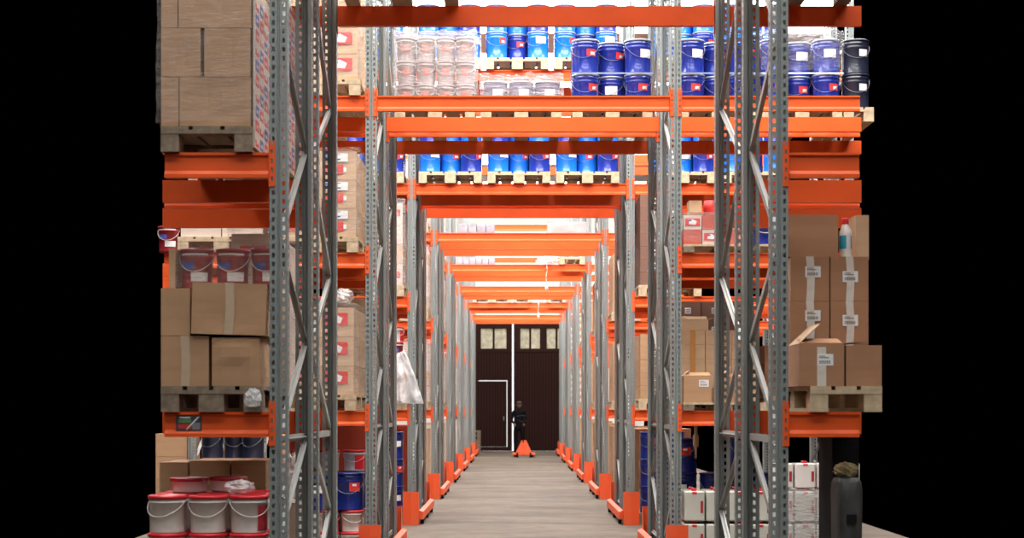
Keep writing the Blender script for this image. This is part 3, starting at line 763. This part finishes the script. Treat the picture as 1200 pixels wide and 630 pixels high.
# pale edge of the carton's own side turned towards the gangway
carton(sx(992.5), x1, YA+.01, YA+.40, zb, Z(404, 9.19), 'brown carton at the right edge beside the open one, first rack right, lower shelf', m='card_tan')
ty = YA+.44
def s2(px): return X(px, ty)
xs0, xs1 = s2(926), s2(972.5)
zt = [Z(455, ty), Z(403, ty), Z(352.5, ty), Z(300.5, ty)]
zt[0] = zb
for t in range(3):
    carton(xs0+.001*t, xs1-.004, ty, ty+.60, zt[t]+.001, zt[t+1]-.001, f'brown carton with clear tape and white label, {TIER[3][t]} tier left, first rack right, lower shelf', m='card_tan', tape='tape', st='white' if t else None, stp=(.08, .66), amp=.003)
    carton(xs1+.004, xs1+.225, ty, ty+.60, zt[t]+.001, zt[t+1]-.001, f'brown carton with clear tape, {TIER[3][t]} tier at right edge, first rack right, lower shelf', m='card_tan', tape='tape', st='white' if t else None, stp=(.02, .55), amp=.003)
carton(s2(924.5), s2(983), ty+.02, ty+.58, zt[3]+.001, Z(251, ty), 'plain wide tan carton crowning the tall stack, first rack right, lower shelf', m='card_tan', amp=.002)
pallet((xs0+xs1)/2+.1, YB, ZL[1], 'pallet behind the tall carton stack, first rack right rear, lower shelf', w=.4, m='wood_old')
# white bottle with red cap and teal label
def make_bottle():
    r = empty('bottle', (0, 0, 0)); R = .037; H = .215
    MB().lathe([(0, .004), (R*.9, 0), (R, .01), (R, .135), (R*.95, .155), (R*.55, .19), (R*.42, .198), (R*.42, .205), (0, .205)], 24).build('body', 'white', r)
    MB().lathe([(R*.52, .196), (R*.54, .226), (R*.48, .232), (0, .232)], 18).build('cap', 'redlid', r)
    MB().lathe([(R+.001, .05), (R+.001, .128)], 14, a0=A_-1.4, a1=A_-.05).build('label', 'teal', r)
    MB().lathe([(R+.001, .05), (R+.001, .128)], 8, a0=A_+.75, a1=A_+1.5).build('label', 'teal', r)
    return r
tag(place('bottle', make_bottle, (X(991.5, ty+.06), ty+.08, zt[3]+.0005)), 'white plastic bottle with red cap and teal label beside the wide carton, first rack right', 'bottle')
carton(X(999, ty+.3), X(1014, ty+.3), ty+.2, ty+.5, zt[3]+.001, Z(252, ty+.2), 'small pale carton behind the bottle, first rack right, lower shelf', m='card_pale')
# middle shelf: thin pallets seen on the beam
# floor: dark things at the right edge
def make_bin():
    r = empty('plastic_bin', (0, 0, 0)); mb = MB(); prof = [(.04, 0), (.05, .01), (.058, .30), (.060, .335), (.055, .35), (.045, .352)]
    n = 20; vs = []
    for rr, z in [(.12, 0), (.125, .02), (.135, .55), (.138, .60), (.130, .635), (.110, .65), (.0, .652)]:
        for k in range(n):
            a = 2*PI*k/n; c, s_ = math.cos(a), math.sin(a); e = .45
            vs.append((math.copysign(abs(c)**e, c)*rr, math.copysign(abs(s_)**e, s_)*rr*1.3, z))
    mb.add(vs, [(j*n+k, j*n+(k+1) % n, (j+1)*n+(k+1) % n, (j+1)*n+k) for j in range(6) for k in range(n)]+[tuple(range(n-1, -1, -1))], 0, True)
    mb.build('body', 'darkplastic', r); MB().box(-.05, .05, -.19, -.172, .50, .53).build('handle', 'black', r); return r
bx = X(984, 9.3)+.078
o = place('bin', make_bin, (bx, 9.5, 0)); o.scale = (.55, .8, Z(560, 9.4)/.652); tag(o, 'tall dark grey plastic bin at the right edge, first rack, floor level', 'bin')
crumple(bx-.005, 9.5, Z(560, 9.4)+.002, .13, .14, .085, 'yellowish rag lying on the dark plastic bin, first rack right', m='cloth', seed=31, name='rag', cat='cloth', amp=.25)
MB_ = MB(); xa_ = X(975.5, 10.0)
cab = empty('metal_cabinet', (xa_+.13, 10.0, 0))
MB().box(-.13, .03, 0, .45, .04, Z(512, 10.0)).build('cabinet_body', 'black', cab); MB().box(-.12, .02, -.012, -.001, .06, Z(512, 10.0)-.02).build('cabinet_door', 'black', cab)
for x_ in (-.11, .01): MB().box(x_-.015, x_+.015, .02, .40, 0, .039).build('leg', 'black', cab)
tag(cab, 'narrow black cabinet behind the dark bin at the right edge, first rack', 'cabinet')

# ================================================================== SECOND RACK, RIGHT
D = DR[1]; YA = D-.03; YB = D+RD+GAP-.07
def r2(px, y=15.13): return X(px, y)
def thin_pallet(xc, y, z, label, w=.8):
    def f():
        r = empty('pallet', (0, 0, 0)); MB().box(-w/2, w/2, 0, 1.15, .055, .0742).build('deck', 'wood', r)
        for x_ in (-w/2, -.05, w/2-.1): MB().box(x_, x_+.1, 0, 1.15, 0, .0545).build('runner', 'wood_old' if x_ < 0 else 'wood', r)
        return r
    return tag(place(('thin', w), f, (xc, y, z+.0008)), label, 'pallet', 'thin pallets')
# middle shelf: pink wrapped load
for n_, (a, b_) in enumerate(((1.545, r2(868)), (r2(874), r2(874)+.7))):
    nm = ('near', 'far')[n_]
    zz = ZL[2]+.0755
    thin_pallet(a+.35, YA, ZL[2], f'thin pallet under the printed packs, {nm} one, second rack right, middle shelf', w=.7)
    for t in range(2):
        for c in range(3):
            for k in range(2):
                if n_ == 1 and t == 1 and c == 0: continue
                if n_ == 1 and k == 0 and c <= 1: continue
                w_ = (b_-a)/3
                carton(a+c*w_+.004, a+(c+1)*w_-.004, YA+.03+k*.5, YA+.5+k*.5, zz+.002+t*.135, zz+.133+t*.135, f'red and white printed pack, {TIER[2][t]} {RANK[2][k]} {COL[3][c]}, {nm} right load, second rack middle shelf',
                       m='card_white' if (c+t+k) % 2 else 'card_red', st='red' if (c+t) % 2 else None, sts=.8, amp=.004, group='printed packs under film')
film(1.538, r2(868)+.010, YA+.012, YA+1.02, ZL[2]+.09, ZL[2]+.085+.275, 'pink tinged stretch film over printed packs, second rack right, middle shelf', 'film', amp=.008, ruffle=.02, seed=12)
carton(r2(811), r2(826), YA+.2, YA+.40, ZL[2]+.39, ZL[2]+.50, 'small pale cream carton atop the printed packs, second rack right, middle shelf', m='card_pale')
o = MB().lathe([(0, 0), (.055, 0), (.055, .12), (0, .12)], 20).build('red_roll', 'red', None, (r2(833, 15.4), 15.5, ZL[2]+.39)); tag(o, 'small red roll beside the cream carton atop the packs, second rack right', 'roll')
pail('blue_whitelid', r2(899, 15.13), YA+.15, ZL[2]+.0755, 'blue pail with white lid at front, second rack right, middle shelf')
# lower shelf
zb = ZL[1]+.09
thin_pallet(1.545+.4, YA, ZL[1], 'thin pale pallet under open carton, near one, second rack right, lower shelf')
thin_pallet(r2(797)+1.25, YA, ZL[1], 'thin pallet further right, second rack right, lower shelf')
zb = ZL[1]+.0755
open_carton(1.55, r2(835), YA+.02, YA+.32, zb, Z(440, 15.15), 'small open brown carton with raised flap and label, second rack right, lower shelf', m='card', st='white', stp=(.22, .72, 1.0), flap_l=.07, flap_f=.12)
open_carton(r2(846), r2(872), YA+.02, YA+.32, zb, Z(441, 15.15), 'small open brown carton seen between the uprights, second rack right, lower shelf', m='card_tan', st=None, flap_l=.12, flap_f=.12)
ty2 = YA+.38
for t in range(5):
    for c in range(3):
        a = X(796, ty2)+c*.245+(.0 if t < 4 else 0)
        carton(a+.002, a+.242, ty2, ty2+.38, zb+t*.136, zb+(t+1)*.136-.002, f'pale carton with brown tape, {TIER[5][t]} tier {COL[3][c]}, second rack right, lower shelf', m='card_pale', tape='tape_o' if c == 0 else None, amp=.003)
a = X(798, ty2)
open_carton(a, a+.26, ty2+.02, ty2+.34, zb+5*.136, zb+5*.136+.10, 'shallow pale carton with a corner flap raised, topmost, second rack right, lower shelf', m='card_pale', st=None, flap_l=.05, flap_f=.10)
carton_stack(1, 'right rear', 1, 1.60, 2.4, YB+.02, YB+1.1, ZL[1]+.145, 3, 1, 5, .19, 'dark brown carton with small label', m='card_dark', st='stamp')
pallet(2.0, YB, ZL[1], 'pallet under dark brown cartons, second rack right rear, lower shelf')
pallet(2.9, YB, ZL[1], 'pallet under far brown cartons, second rack right rear, lower shelf')
carton_stack(1, 'far right rear', 1, 2.5, 3.3, YB+.02, YB+1.1, ZL[1]+.145, 2, 1, 3, .17, 'brown carton', m='card_tan')
carton_stack(1, 'right rear', 2, 1.60, 2.2, YB+.02, YB+1.1, ZL[2]+.145, 2, 1, 2, .19, 'dark brown carton', m='card_dark')
pallet(1.9, YB, ZL[2], 'pallet under dark cartons, second rack right rear, middle shelf', w=.6)
# hanging pale tool handle under the lower shelf
mb = MB().lathe([(0, 0), (.010, 0), (.013, .10), (.028, .12), (.030, .22), (.016, .24), (.016, .50), (0, .50)], 14)
tag(mb.build('hanging_brush_handle', 'card_pale', None, (X(815.5, 16.0), 16.0, Z(537, 16.0))), 'pale wooden handle hanging under the lower shelf beam, second rack right', 'handle')
# floor: jerrycans, pails behind
for (xc_, nm_) in ((r2(797)+.4, 'near'), (r2(797)+1.23, 'far')):
    pallet(xc_+.04, YA, 0, f'pallet under the white jerrycans, {nm_} one, second rack right floor', m='wood_old')
for c in range(8):
    xx = 1.548+.10+c*.2035
    for t in range(3 if c >= 4 else 2):
        for k in range(2):
            if t == 2 and k == 1: continue
            pos = f'column {c+1} from gangway'
            cw = ['first', 'second', 'third', 'fourth', 'fifth', 'sixth', 'seventh', 'eighth'][c]
            jerry(xx, YA+.02+k*.25, .1445+t*.3015, f'white jerrycan, {cw} from the gangway, {TIER[3][t]} {RANK[2][k]}, second rack right floor', kind='can' if t < 2 else 'carton')
film(r2(925), r2(974)+.01, YA-.03, YA-.006, .01, .1445+.603-.01, 'cloudy film round the second tier of jerrycans at right, second rack floor', 'film_thick', amp=.003, ruffle=.03, seed=17)
pallet(1.95, YB, 0, 'lower pallet of dark blue pails, second rack right rear floor', m='wood_old')
for t in range(3):
    for c in range(4):
        pail('deep' if (c+t) % 2 else 'deep_r', 1.70+c*.30, YB+.15, .1445+t*.346-(0 if t < 2 else 0), f'dark blue pail behind the jerrycans, {TIER[3][t]} tier, {COL[4][c]}, second rack right rear floor', rz=.3*c-.4) if t < 3 and not (t == 2 and c % 2) else None
pallet(2.75, YB, 0, 'further pallet under dark blue pails, second rack right rear floor', m='wood_old')

# ================================================================== SIDES OF THE THIRD TO EIGHTH RACKS
def wrapped_bundle(i, half, lev, x0, x1, y, h, label, base=True):
    """film-wrapped goods: a stack of packs under cloudy film"""
    z0 = ZL[lev]+.145
    pallet((x0+x1)/2, y, ZL[lev], f'pallet of wrapped goods, {ORD[i]} rack left {half}, {LEV[lev]}', w=.8)
    n = 4; th = h/n
    for t in range(n):
        k = (i+lev+t) % 3
        carton(x0+.015, x1-.015, y+.02, y+1.15, z0+t*th, z0+(t+1)*th-.003, f'{["white", "white red-printed", "pale"][k]} pack, {TIER[4][t]} under film, {ORD[i]} rack left {half}, {LEV[lev]}', m=['card_white', 'card_white', 'card_pale'][k], st='red' if k == 1 else None, stp=(.35, .5), amp=.004)
    film(x0-.01, x1+.01, y-.012, y+1.17, ZL[lev]+.168, z0+h+.03, label, 'film_thick', amp=.014, ruffle=.05, seed=i*5+lev)
for i in range(2, 8):
    D = DR[i]; YA = D-.03; YB = D+RD+GAP-.07
    for lev, h in ((1, .95), (2, 1.05), (3, 1.0)):
        if lev == 3 and i == 2: continue
        if i == 2 and lev == 1: continue
        wrapped_bundle(i, 'front', lev, -2.22, -1.42, YA, h, f'cloudy film round white goods beside gangway, {ORD[i]} rack left front, {LEV[lev]}')
        if i < 5: 
            pallet(-1.83, YB, ZL[lev], f'pallet in the rear half, {ORD[i]} rack left, {LEV[lev]}')
            carton_stack(i, 'left rear', lev, -2.2, -1.43, YB+.02, YB+1.15, ZL[lev]+.145, 1, 1, 3, .3, 'white carton', m='card_white')
    for lev in (1, 2):
        what = 'dark brown carton with white label' if (i == 2 and lev == 2) else 'brown carton with white label'
        m = 'card_dark' if (i == 2 and lev == 2) else 'card'
        n = 7 if (i == 2 and lev == 2) else 5
        n = 5 if i > 4 else n
        pallet(1.98, YA, ZL[lev], f'pallet of cartons beside gangway, {ORD[i]} rack right, {LEV[lev]}', m='wood')
        th = .165 if i == 2 else .19
        for t in range(n):
            for c in range(2 if i == 2 else 1):
                carton(1.60+c*.27, 1.865+c*.27, YA+.01, YA+1.1, ZL[lev]+.145+t*th, ZL[lev]+.145+(t+1)*th-.003, f'{what}, {TIER[n][t]}{" left" if c == 0 and i == 2 else " right" if i == 2 else ""}, {ORD[i]} rack right, {LEV[lev]}', m=m, st='stamp', stp=(.12, .5), sts=1.3, amp=.003)
    # floor level goods
    pallet(-1.83, YA, 0, f'floor pallet beside the gangway, {ORD[i]} rack left', m='wood_old')
    pallet(1.98, YA, 0, f'floor pallet beside the gangway, {ORD[i]} rack right', m='wood_old')
    if i == 2:
        for t in range(3):
            for c in range(2):
                pail('deep' if t != 1 else 'deep_r', -1.57-c*.30, YA+.15, .1445+t*.346, f'dark blue pail, {TIER[3][t]}, {COL[2][1-c]}, third rack left floor', rz=.4)
                pail('deep_r', 1.74+c*.30, YA+.15, .1445+t*.346, f'dark blue red-labelled pail, {TIER[3][t]}, {COL[2][c]}, third rack right floor', rz=-.4)
        carton(-2.2, -1.44, YB+.05, YB+1.0, 0, 1.25, 'red board crate on the floor, rear of third rack left', m='card_red')
        carton(1.62, 2.4, YB+.05, YB+1.0, 0, 1.20, 'brown crate on the floor, rear of third rack right', m='card')
    else:
        carton_stack(i, 'left', 0, -2.2, -1.43, YA+.02, YA+1.1, .145, 1, 1, 4, .25, 'white red-printed pack' if i % 2 == 0 else 'pale pack', m='card_white' if i % 2 == 0 else 'card_pale', st='red')
        carton_stack(i, 'right', 0, 1.60, 2.3, YA+.02, YA+1.1, .145, 1, 1, 4, .26, 'brown carton', m='card')
# third rack left, lower shelf: red packs with a big plastic sheet hanging over them
D = DR[2]; YA = D-.03
pallet(-1.83, YA, ZL[1], 'pallet of red cans beside the gangway, third rack left, lower shelf')
for t in range(4):
    for c in range(3):
        pail('red' if t < 3 else 'white_s', -1.53-c*.232, YA+.14, ZL[1]+.1445+t*.241, f'{"dark red" if t < 3 else "white red-labelled"} pail, {TIER[4][t]} tier {COL[3][2-c]}, third rack left, lower shelf', rz=.5, group='red pails third rack')
film_x = X(478, 21)
mb = MB(); n = 14; vs = []; fs = []
for i_ in range(n+1):
    for j_ in range(n+1):
        u, v = i_/n, j_/n; wd = .10+.26*v**.8
        x_ = film_x-.16+u*wd+.03*noise.noise(Vector((u*4, v*3, 1))); zz = Z(415, 20.95)-v*.62+.05*u*(1-v)
        vs.append((x_, YA-.04+.05*noise.noise(Vector((u*6, v*4, 5)))-.02*math.sin(u*9), zz))
for i_ in range(n):
    for j_ in range(n): fs.append((i_*(n+1)+j_, (i_+1)*(n+1)+j_, (i_+1)*(n+1)+j_+1, i_*(n+1)+j_+1))
mb.add(vs, fs, 0, True); me = solidify(mb.mesh('plastic_sheet', 'film_bag'), .004)
tag(link('plastic_sheet', me), 'torn white plastic sheet hanging in front of the red pails, third rack left', 'plastic film')

# things on the upper shelf over the gangway further back
def pack_row(i, x0, x1, y, z, n, h, label, m):
    g = (x1-x0)/n; r = empty('film_pack', ((x0+x1)/2, y, z))
    for k in range(n):
        bulge_box(g-.01, .4, h, seed=k, amp=-.01).build('bundle', m, r, (x0+g*(k+.5)-(x0+x1)/2, 0, 0))
    return tag(r, label, 'wrapped pack')
M['greypack'] = mat('grey_film_pack', (.36, .38, .42), .25, .1, .2, 12)
pack_row(3, X(538, 27.3), X(580, 27.3), 27.15, ZL[3]+.001, 4, .16, 'row of four grey film-wrapped bundles on the fourth rack over the gangway', 'greypack')
pack_row(3, X(641, 27.3), X(687, 27.3), 27.15, ZL[3]+.001, 1, .19, 'single pale wrapped block on the fourth rack over the gangway', 'milky')
pack_row(4, X(535, 33.2), X(580, 33.2), 33.1, ZL[3]+.001, 6, .14, 'row of six grey bundles on the fifth rack over the gangway', 'greypack')
pallet(X(673, 33.2)-.05, 33.0, ZL[3], 'empty pallet lying on the fifth rack over the gangway', w=.5)
crumple(X(641, 33.2), 33.1, ZL[3]+.005, .42, .3, .16, 'white film rag heaped on the fifth rack over the gangway', seed=41)
def hang(px, D_, z0, l, label):
    mb = MB(); x_ = X(px, D_); pts = [(x_, D_-.02, z0+.02), (x_+.01, D_-.03, z0-.10), (x_-.01, D_-.03, z0-l*.6), (x_, D_-.03, z0-l)]
    mb.tube(pts, [.012, .006, .006, .02], 6); mb.lathe([(0, 0), (.035, .02), (.03, .10), (.008, .16), (0, .16)], 10, cx=x_, cy=D_-.03)
    for q in range(len(mb.v)-11*5, len(mb.v)): mb.v[q] = (mb.v[q][0], mb.v[q][1], mb.v[q][2]+z0-l-.10) if mb.v[q][2] < .2 else mb.v[q]
    return tag(mb.build('hanging_strap', 'white'), label, 'strap')
hang(640.5, DR[4], ZL[3]-.005, .42, 'white strap end dangling from the fifth rack beam over the gangway')
hang(631, DR[6], ZL[3]-.005, .32, 'white strap end dangling from the seventh rack beam over the gangway')
for k, px in enumerate((565, 588, 612, 652)):
    pallet(X(px, 45), 44.9, ZL[3], f'empty pallet over the gangway on the seventh rack, {COL[4][k]}', w=.5)

# ================================================================== BUILDING
FY = 57.8
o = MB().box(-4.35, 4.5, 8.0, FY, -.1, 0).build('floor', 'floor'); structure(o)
HZ = 9.0
nsk = 0
o = MB()
edges = [-24.0]
y = -24.0
mb = MB()
cx0, cx1 = -6.1, 6.3
per = [(D_-3.85, D_-.05) for D_ in DR]
per = [(-12, -10), (-4, -2.6), (3.6, 5.2)]+[(6.8, 8.7)]+[(D_-3.9, D_+.2) for D_ in DR[1:]]+[(55.0, 56.0)]  # first four strips are out of view, placed and sized to light the first rack
last = -24.0
for k, (a, b_) in enumerate(per):
    mb.box(cx0, cx1, last, a, HZ, HZ+.12); last = b_
    w_ = MB().box(cx0+.05, cx1-.05, a+.002, b_-.002, HZ+.02, HZ+.06).build(f'window_{k+1}', 'sky_dim' if k < 4 else 'sky'); structure(w_)
mb.box(cx0, cx1, last, FY+.3, HZ, HZ+.12)
structure(mb.build('ceiling', 'roof'))
# far wall with its opening for the gate
zd = 4.55; xl_, xr_ = -2.1, 1.98
mb = MB(); mb.box(-4.35, xl_, FY, FY+.3, 0, HZ); mb.box(xr_, 4.5, FY, FY+.3, 0, HZ); mb.box(xl_, xr_, FY, FY+.3, zd, HZ)
structure(mb.build('wall_far', 'wallpaint'))
structure(MB().box(-3.2, 3.2, FY+1.6, FY+1.7, -.1, 6.0).build('window_20', 'outside'))  # glowing panel added outside the gate, standing in for daylight
def leaf(x0, x1, wins, wicket, name, label):
    r = empty(name, (0, FY+.02, 0)); r['kind'] = 'structure'; r['label'] = label
    mb = MB(); fr = MB()
    zt0, zt1 = 3.57, 4.27
    mb2 = MB()
    xs = [x0]
    # lower planked field, with a hole for the wicket
    if wicket:
        a, b_, c, d = wicket
        mb.box(x0, a, 0, .06, .003, zt0-.12); mb.box(b_, x1, 0, .06, .003, zt0-.12); mb.box(a, b_, 0, .06, d, zt0-.12); mb.box(a, b_, 0, .06, .003, c)
    else: mb.box(x0, x1, 0, .06, .003, zt0-.12)
    mb.build('plank_field', 'door', r)
    fr.box(x0, x1, -.02, .07, zt0-.12, zt0-.0); fr.box(x0, x1, -.02, .07, zt1, zd)
    e = [x0]+[q for wn in wins for q in wn]+[x1]
    for k in range(0, len(e), 2): fr.box(e[k], e[k+1], -.02, .07, zt0, zt1)
    fr.build('door_frame', 'doorframe', r)
    for a, b_ in wins:
        MB().box(a, b_, .02, .03, zt0, zt1).build('pane', 'grime', r)
        m_ = (a+b_)/2; MB().box(m_-.035, m_+.035, -.01, .04, zt0, zt1).build('glazing_bar', 'doorframe', r)
    if wicket:
        a, b_, c, d = wicket
        wk = MB().box(a+.001, b_-.022, .0, .05, c+.004, d-.028).build('wicket_door', 'door', r)
        MB().tube([(b_-.12, -.03, 1.05), (b_-.12, -.03, 1.20)], .012).build('handle', 'steel', wk)
    return r
leaf(xl_, -.105, [(-1.19, -.30)], (-1.27, -.27, .14, 2.46), 'door_1', 'dark brown planked gate leaf on the left with a wicket door')
leaf(-.04, xr_, [(.19, .87), (1.11, 1.79)], None, 'door_2', 'dark brown planked gate leaf on the right')

# pallets stacked by the gate
for k in range(5):
    pallet(-1.62, 55.6, k*.146, f'dark old pallet stacked by the far gate, {TIER[5][k]} one', w=.9, m='wood_old', group='pallets stacked by the gate')

# ------------------------------------------------------------------ pallet truck
pt = empty('pallet_truck', (.32, 50.1, 0))
mb = MB()
vs = [(-.26, 0, .10), (.26, 0, .10), (.26, .16, .10), (-.26, .16, .10), (-.07, .03, .52), (.07, .03, .52), (.07, .14, .52), (-.07, .14, .52)]
mb.add(vs, [(3, 2, 1, 0), (4, 5, 6, 7), (0, 1, 5, 4), (1, 2, 6, 5), (2, 3, 7, 6), (3, 0, 4, 7)]); mb.build('front_cowl', 'guard', pt)
MB().box(-.34, .34, -.04, .22, .075, .115).build('base_bar', 'guard', pt)
for s in (-1, 1):
    MB().box(s*.26-.08, s*.26+.08, .225, 1.25, .07, .115).build('fork', 'guard', pt)
    MB().prism([(s*.19+.075*math.cos(a), .075+.075*math.sin(a)) for a in [PI*k/8 for k in range(16)]], 1, 0, 1, 0).v and None
    w_ = MB(); w_.add([(s*.20-.03, .0+.072*math.cos(a), .072+.072*math.sin(a)) for a in [PI*k/8 for k in range(16)]]+[(s*.20+.03, .0+.072*math.cos(a), .072+.072*math.sin(a)) for a in [PI*k/8 for k in range(16)]],
        [(k, (k+1) % 16, 16+(k+1) % 16, 16+k) for k in range(16)]+[tuple(range(15, -1, -1)), tuple(range(16, 32))]); w_.build('wheel', 'black', pt)
    w_ = MB().box(s*.26-.04, s*.26+.04, 1.0, 1.07, .0, .07).build('fork_roller', 'black', pt)
MB().tube([(-.02, .0, .45), (-.04, -.06, .85), (-.05, -.14, 1.10)], .02, 8).build('handle_shaft', 'black', pt)
MB().tube([(-.05, -.14, 1.08), (-.20, -.15, 1.13), (-.22, -.16, 1.24), (-.12, -.17, 1.26), (.02, -.17, 1.26), (.12, -.16, 1.24), (.10, -.15, 1.13), (-.05, -.14, 1.08)], .016, 8).build('handle_loop', 'black', pt)
pt.location.x = .27
tag(pt, 'orange hand pallet truck standing in the gangway before the far gate', 'pallet truck')

# ------------------------------------------------------------------ person in black standing behind the truck
def person(loc):
    root = empty('person', loc)
    J = {  # joints (x, y, z), radius; facing the camera (-y), hands reaching forward to the truck's handle
     'pelvis': (0, 0, .92, .135, .10), 'waist': (0, 0, 1.05, .125, .095), 'chest': (0, -.01, 1.25, .155, .11), 'upper': (0, 0, 1.38, .12, .09), 'neck': (0, 0, 1.45, .055, .055), 'nape': (0, -.01, 1.49, .052, .052),
     'hipl': (-.10, 0, .86, .09, .09), 'kneel': (-.12, -.03, .48, .062, .062), 'ankl': (-.13, .02, .10, .042, .042), 'heell': (-.13, .03, .045, .04, .04), 'toel': (-.14, -.15, .035, .038, .03),
     'hipr': (.10, 0, .86, .09, .09), 'kneer': (.12, -.02, .48, .062, .062), 'ankr': (.13, .03, .10, .042, .042), 'heelr': (.13, .04, .045, .04, .04), 'toer': (.15, -.13, .035, .038, .03),
     'shl': (-.18, 0, 1.38, .06, .06), 'ell': (-.24, -.03, 1.10, .045, .045), 'wrl': (-.15, -.23, 1.00, .030, .030),
     'shr': (.18, 0, 1.38, .06, .06), 'elr': (.24, -.03, 1.10, .045, .045), 'wrr': (.15, -.23, 1.00, .030, .030)}
    E = [('pelvis', 'waist'), ('waist', 'chest'), ('chest', 'upper'), ('upper', 'neck'), ('neck', 'nape'), ('pelvis', 'hipl'), ('hipl', 'kneel'), ('kneel', 'ankl'), ('ankl', 'heell'), ('heell', 'toel'),
         ('pelvis', 'hipr'), ('hipr', 'kneer'), ('kneer', 'ankr'), ('ankr', 'heelr'), ('heelr', 'toer'), ('upper', 'shl'), ('shl', 'ell'), ('ell', 'wrl'), ('upper', 'shr'), ('shr', 'elr'), ('elr', 'wrr')]
    ks = list(J); me = bpy.data.meshes.new('body'); me.from_pydata([J[k][:3] for k in ks], [(ks.index(a), ks.index(b)) for a, b in E], [])
    o = link('body', me, root); me.materials.append(M['clothes'])
    o.modifiers.new('Skin', 'SKIN'); 
    for i, k in enumerate(ks):
        sv = me.skin_vertices[0].data[i]; sv.radius = J[k][3:5]; sv.use_root = (i == 0)
    s = o.modifiers.new('Sub', 'SUBSURF'); s.levels = s.render_levels = 2
    # head with brow, nose, chin
    mb = MB(); n, k_ = 20, 16; vs = []
    for i in range(n):
        for j in range(k_+1):
            a = 2*PI*i/n; b = PI*j/k_; x = math.cos(a)*math.sin(b)*.075; y = math.sin(a)*math.sin(b)*.095; z = math.cos(b)*.115
            if z < 0: x *= 1-.35*(-z/.115); y = y*(1-.15*(-z/.115))-.01*(-z/.115)
            if y < -.05: y = -.05-(abs(y)-.05)*.6
            r = math.hypot(x, z+.015)
            if y < -.03 and r < .022: y -= .022*(1-r/.022)       # nose
            if y < -.03 and abs(z-.012) < .012 and .018 < abs(x) < .045: y += .006   # eye sockets
            if y < -.03 and abs(z+.055) < .008 and abs(x) < .028: y -= .004          # lips
            vs.append((x, y, z))
    mb.add(vs, [(i*(k_+1)+j, ((i+1) % n)*(k_+1)+j, ((i+1) % n)*(k_+1)+j+1, i*(k_+1)+j+1) for i in range(n) for j in range(k_)], 0, True)
    h = mb.build('head', 'skin', root, (0, -.015, 1.585))
    hv = MB(); hv.lathe([(.0, .125), (.05, .118), (.078, .085), (.086, .04), (.084, .0), (.078, -.02)], 18)
    hv.v = [(x, y*1.18+.012, z+(.045 if y < -.02 else -.02 if y > .03 else 0)*(1 if z < .06 else 0)) for x, y, z in hv.v]; hv.build('hair', 'hair', h)
    for s_ in (-1, 1):
        MB().lathe([(0, -.028), (.012, -.02), (.014, .0), (.012, .02), (0, .028)], 10, cx=s_*.078, cy=.01).build('ear', 'skin', h)
        MB().lathe([(0, -.006), (.006, 0), (0, .006)], 8, cx=s_*.03, cy=-.074).build('eye', 'hair', h, (0, 0, .012))
        # hand: palm and five fingers closing round the handle
        pal = [(s_*.15, -.23, 1.0), (s_*.145, -.27, .985), (s_*.14, -.305, .975)]
        pts = pal; ed = [(0, 1), (1, 2)]; rad = [.026, .032, .030]
        for q in range(4):
            bx_ = s_*(.118+.018*q); L_ = (.030, .035, .033, .026)[q]; b0 = len(pts)
            pts = pts+[(bx_, -.318, .975), (bx_, -.318-L_, .962), (bx_, -.318-L_*1.25, .935), (bx_, -.318-L_*.7, .915)]
            ed += [(2, b0), (b0, b0+1), (b0+1, b0+2), (b0+2, b0+3)]; rad += [.010, .009, .0085, .008]
        b0 = len(pts); pts = pts+[(s_*.112, -.27, .965), (s_*.098, -.30, .945), (s_*.105, -.33, .93)]; ed += [(1, b0), (b0, b0+1), (b0+1, b0+2)]; rad += [.011, .010, .009]
        hm = bpy.data.meshes.new('hand'); hm.from_pydata(pts, ed, []); ho = link('hand', hm, root); hm.materials.append(M['skin']); ho.modifiers.new('Skin', 'SKIN')
        for i in range(len(pts)): hm.skin_vertices[0].data[i].radius = (rad[i], rad[i]); hm.skin_vertices[0].data[i].use_root = (i == 0)
        s = ho.modifiers.new('Sub', 'SUBSURF'); s.levels = s.render_levels = 1
    tag(root, 'person in black clothes standing in the dark behind the orange pallet truck', 'person')
person((.13, 52.2, 0))

# ================================================================== LIGHT AND CAMERA
w = bpy.data.worlds.new('world'); bpy.context.scene.world = w; w.use_nodes = True
w.node_tree.nodes['Background'].inputs[0].default_value = (0, 0, 0, 1)
cam = bpy.data.cameras.new('camera'); co = bpy.data.objects.new('camera', cam); C.objects.link(co)
co.location = (0, 0, CAMH); co.rotation_euler = (PI/2, 0, 0)
cam.sensor_width = 36; cam.lens = 36*F/1200; cam.shift_x = -3.5/1200; cam.shift_y = 163.3/1200
cam.clip_end = 200
cam.dof.use_dof = True; cam.dof.focus_distance = 16; cam.dof.aperture_fstop = 4
sc = bpy.context.scene; sc.camera = co
sc.view_settings.view_transform = 'Standard'; sc.view_settings.look = 'None'; sc.view_settings.gamma = 1; sc.view_settings.exposure = 0
sc.view_settings.use_curve_mapping = False
sc.cycles.max_bounces = 6; sc.cycles.transparent_max_bounces = 12; sc.cycles.diffuse_bounces = 4; sc.cycles.glossy_bounces = 3
for lb, ns in SEEN.items():
    n = len(lb.split())
    if len(ns) > 1 or n > 16 or n < 4: print('LABEL', n, len(ns), lb, ns[:3])
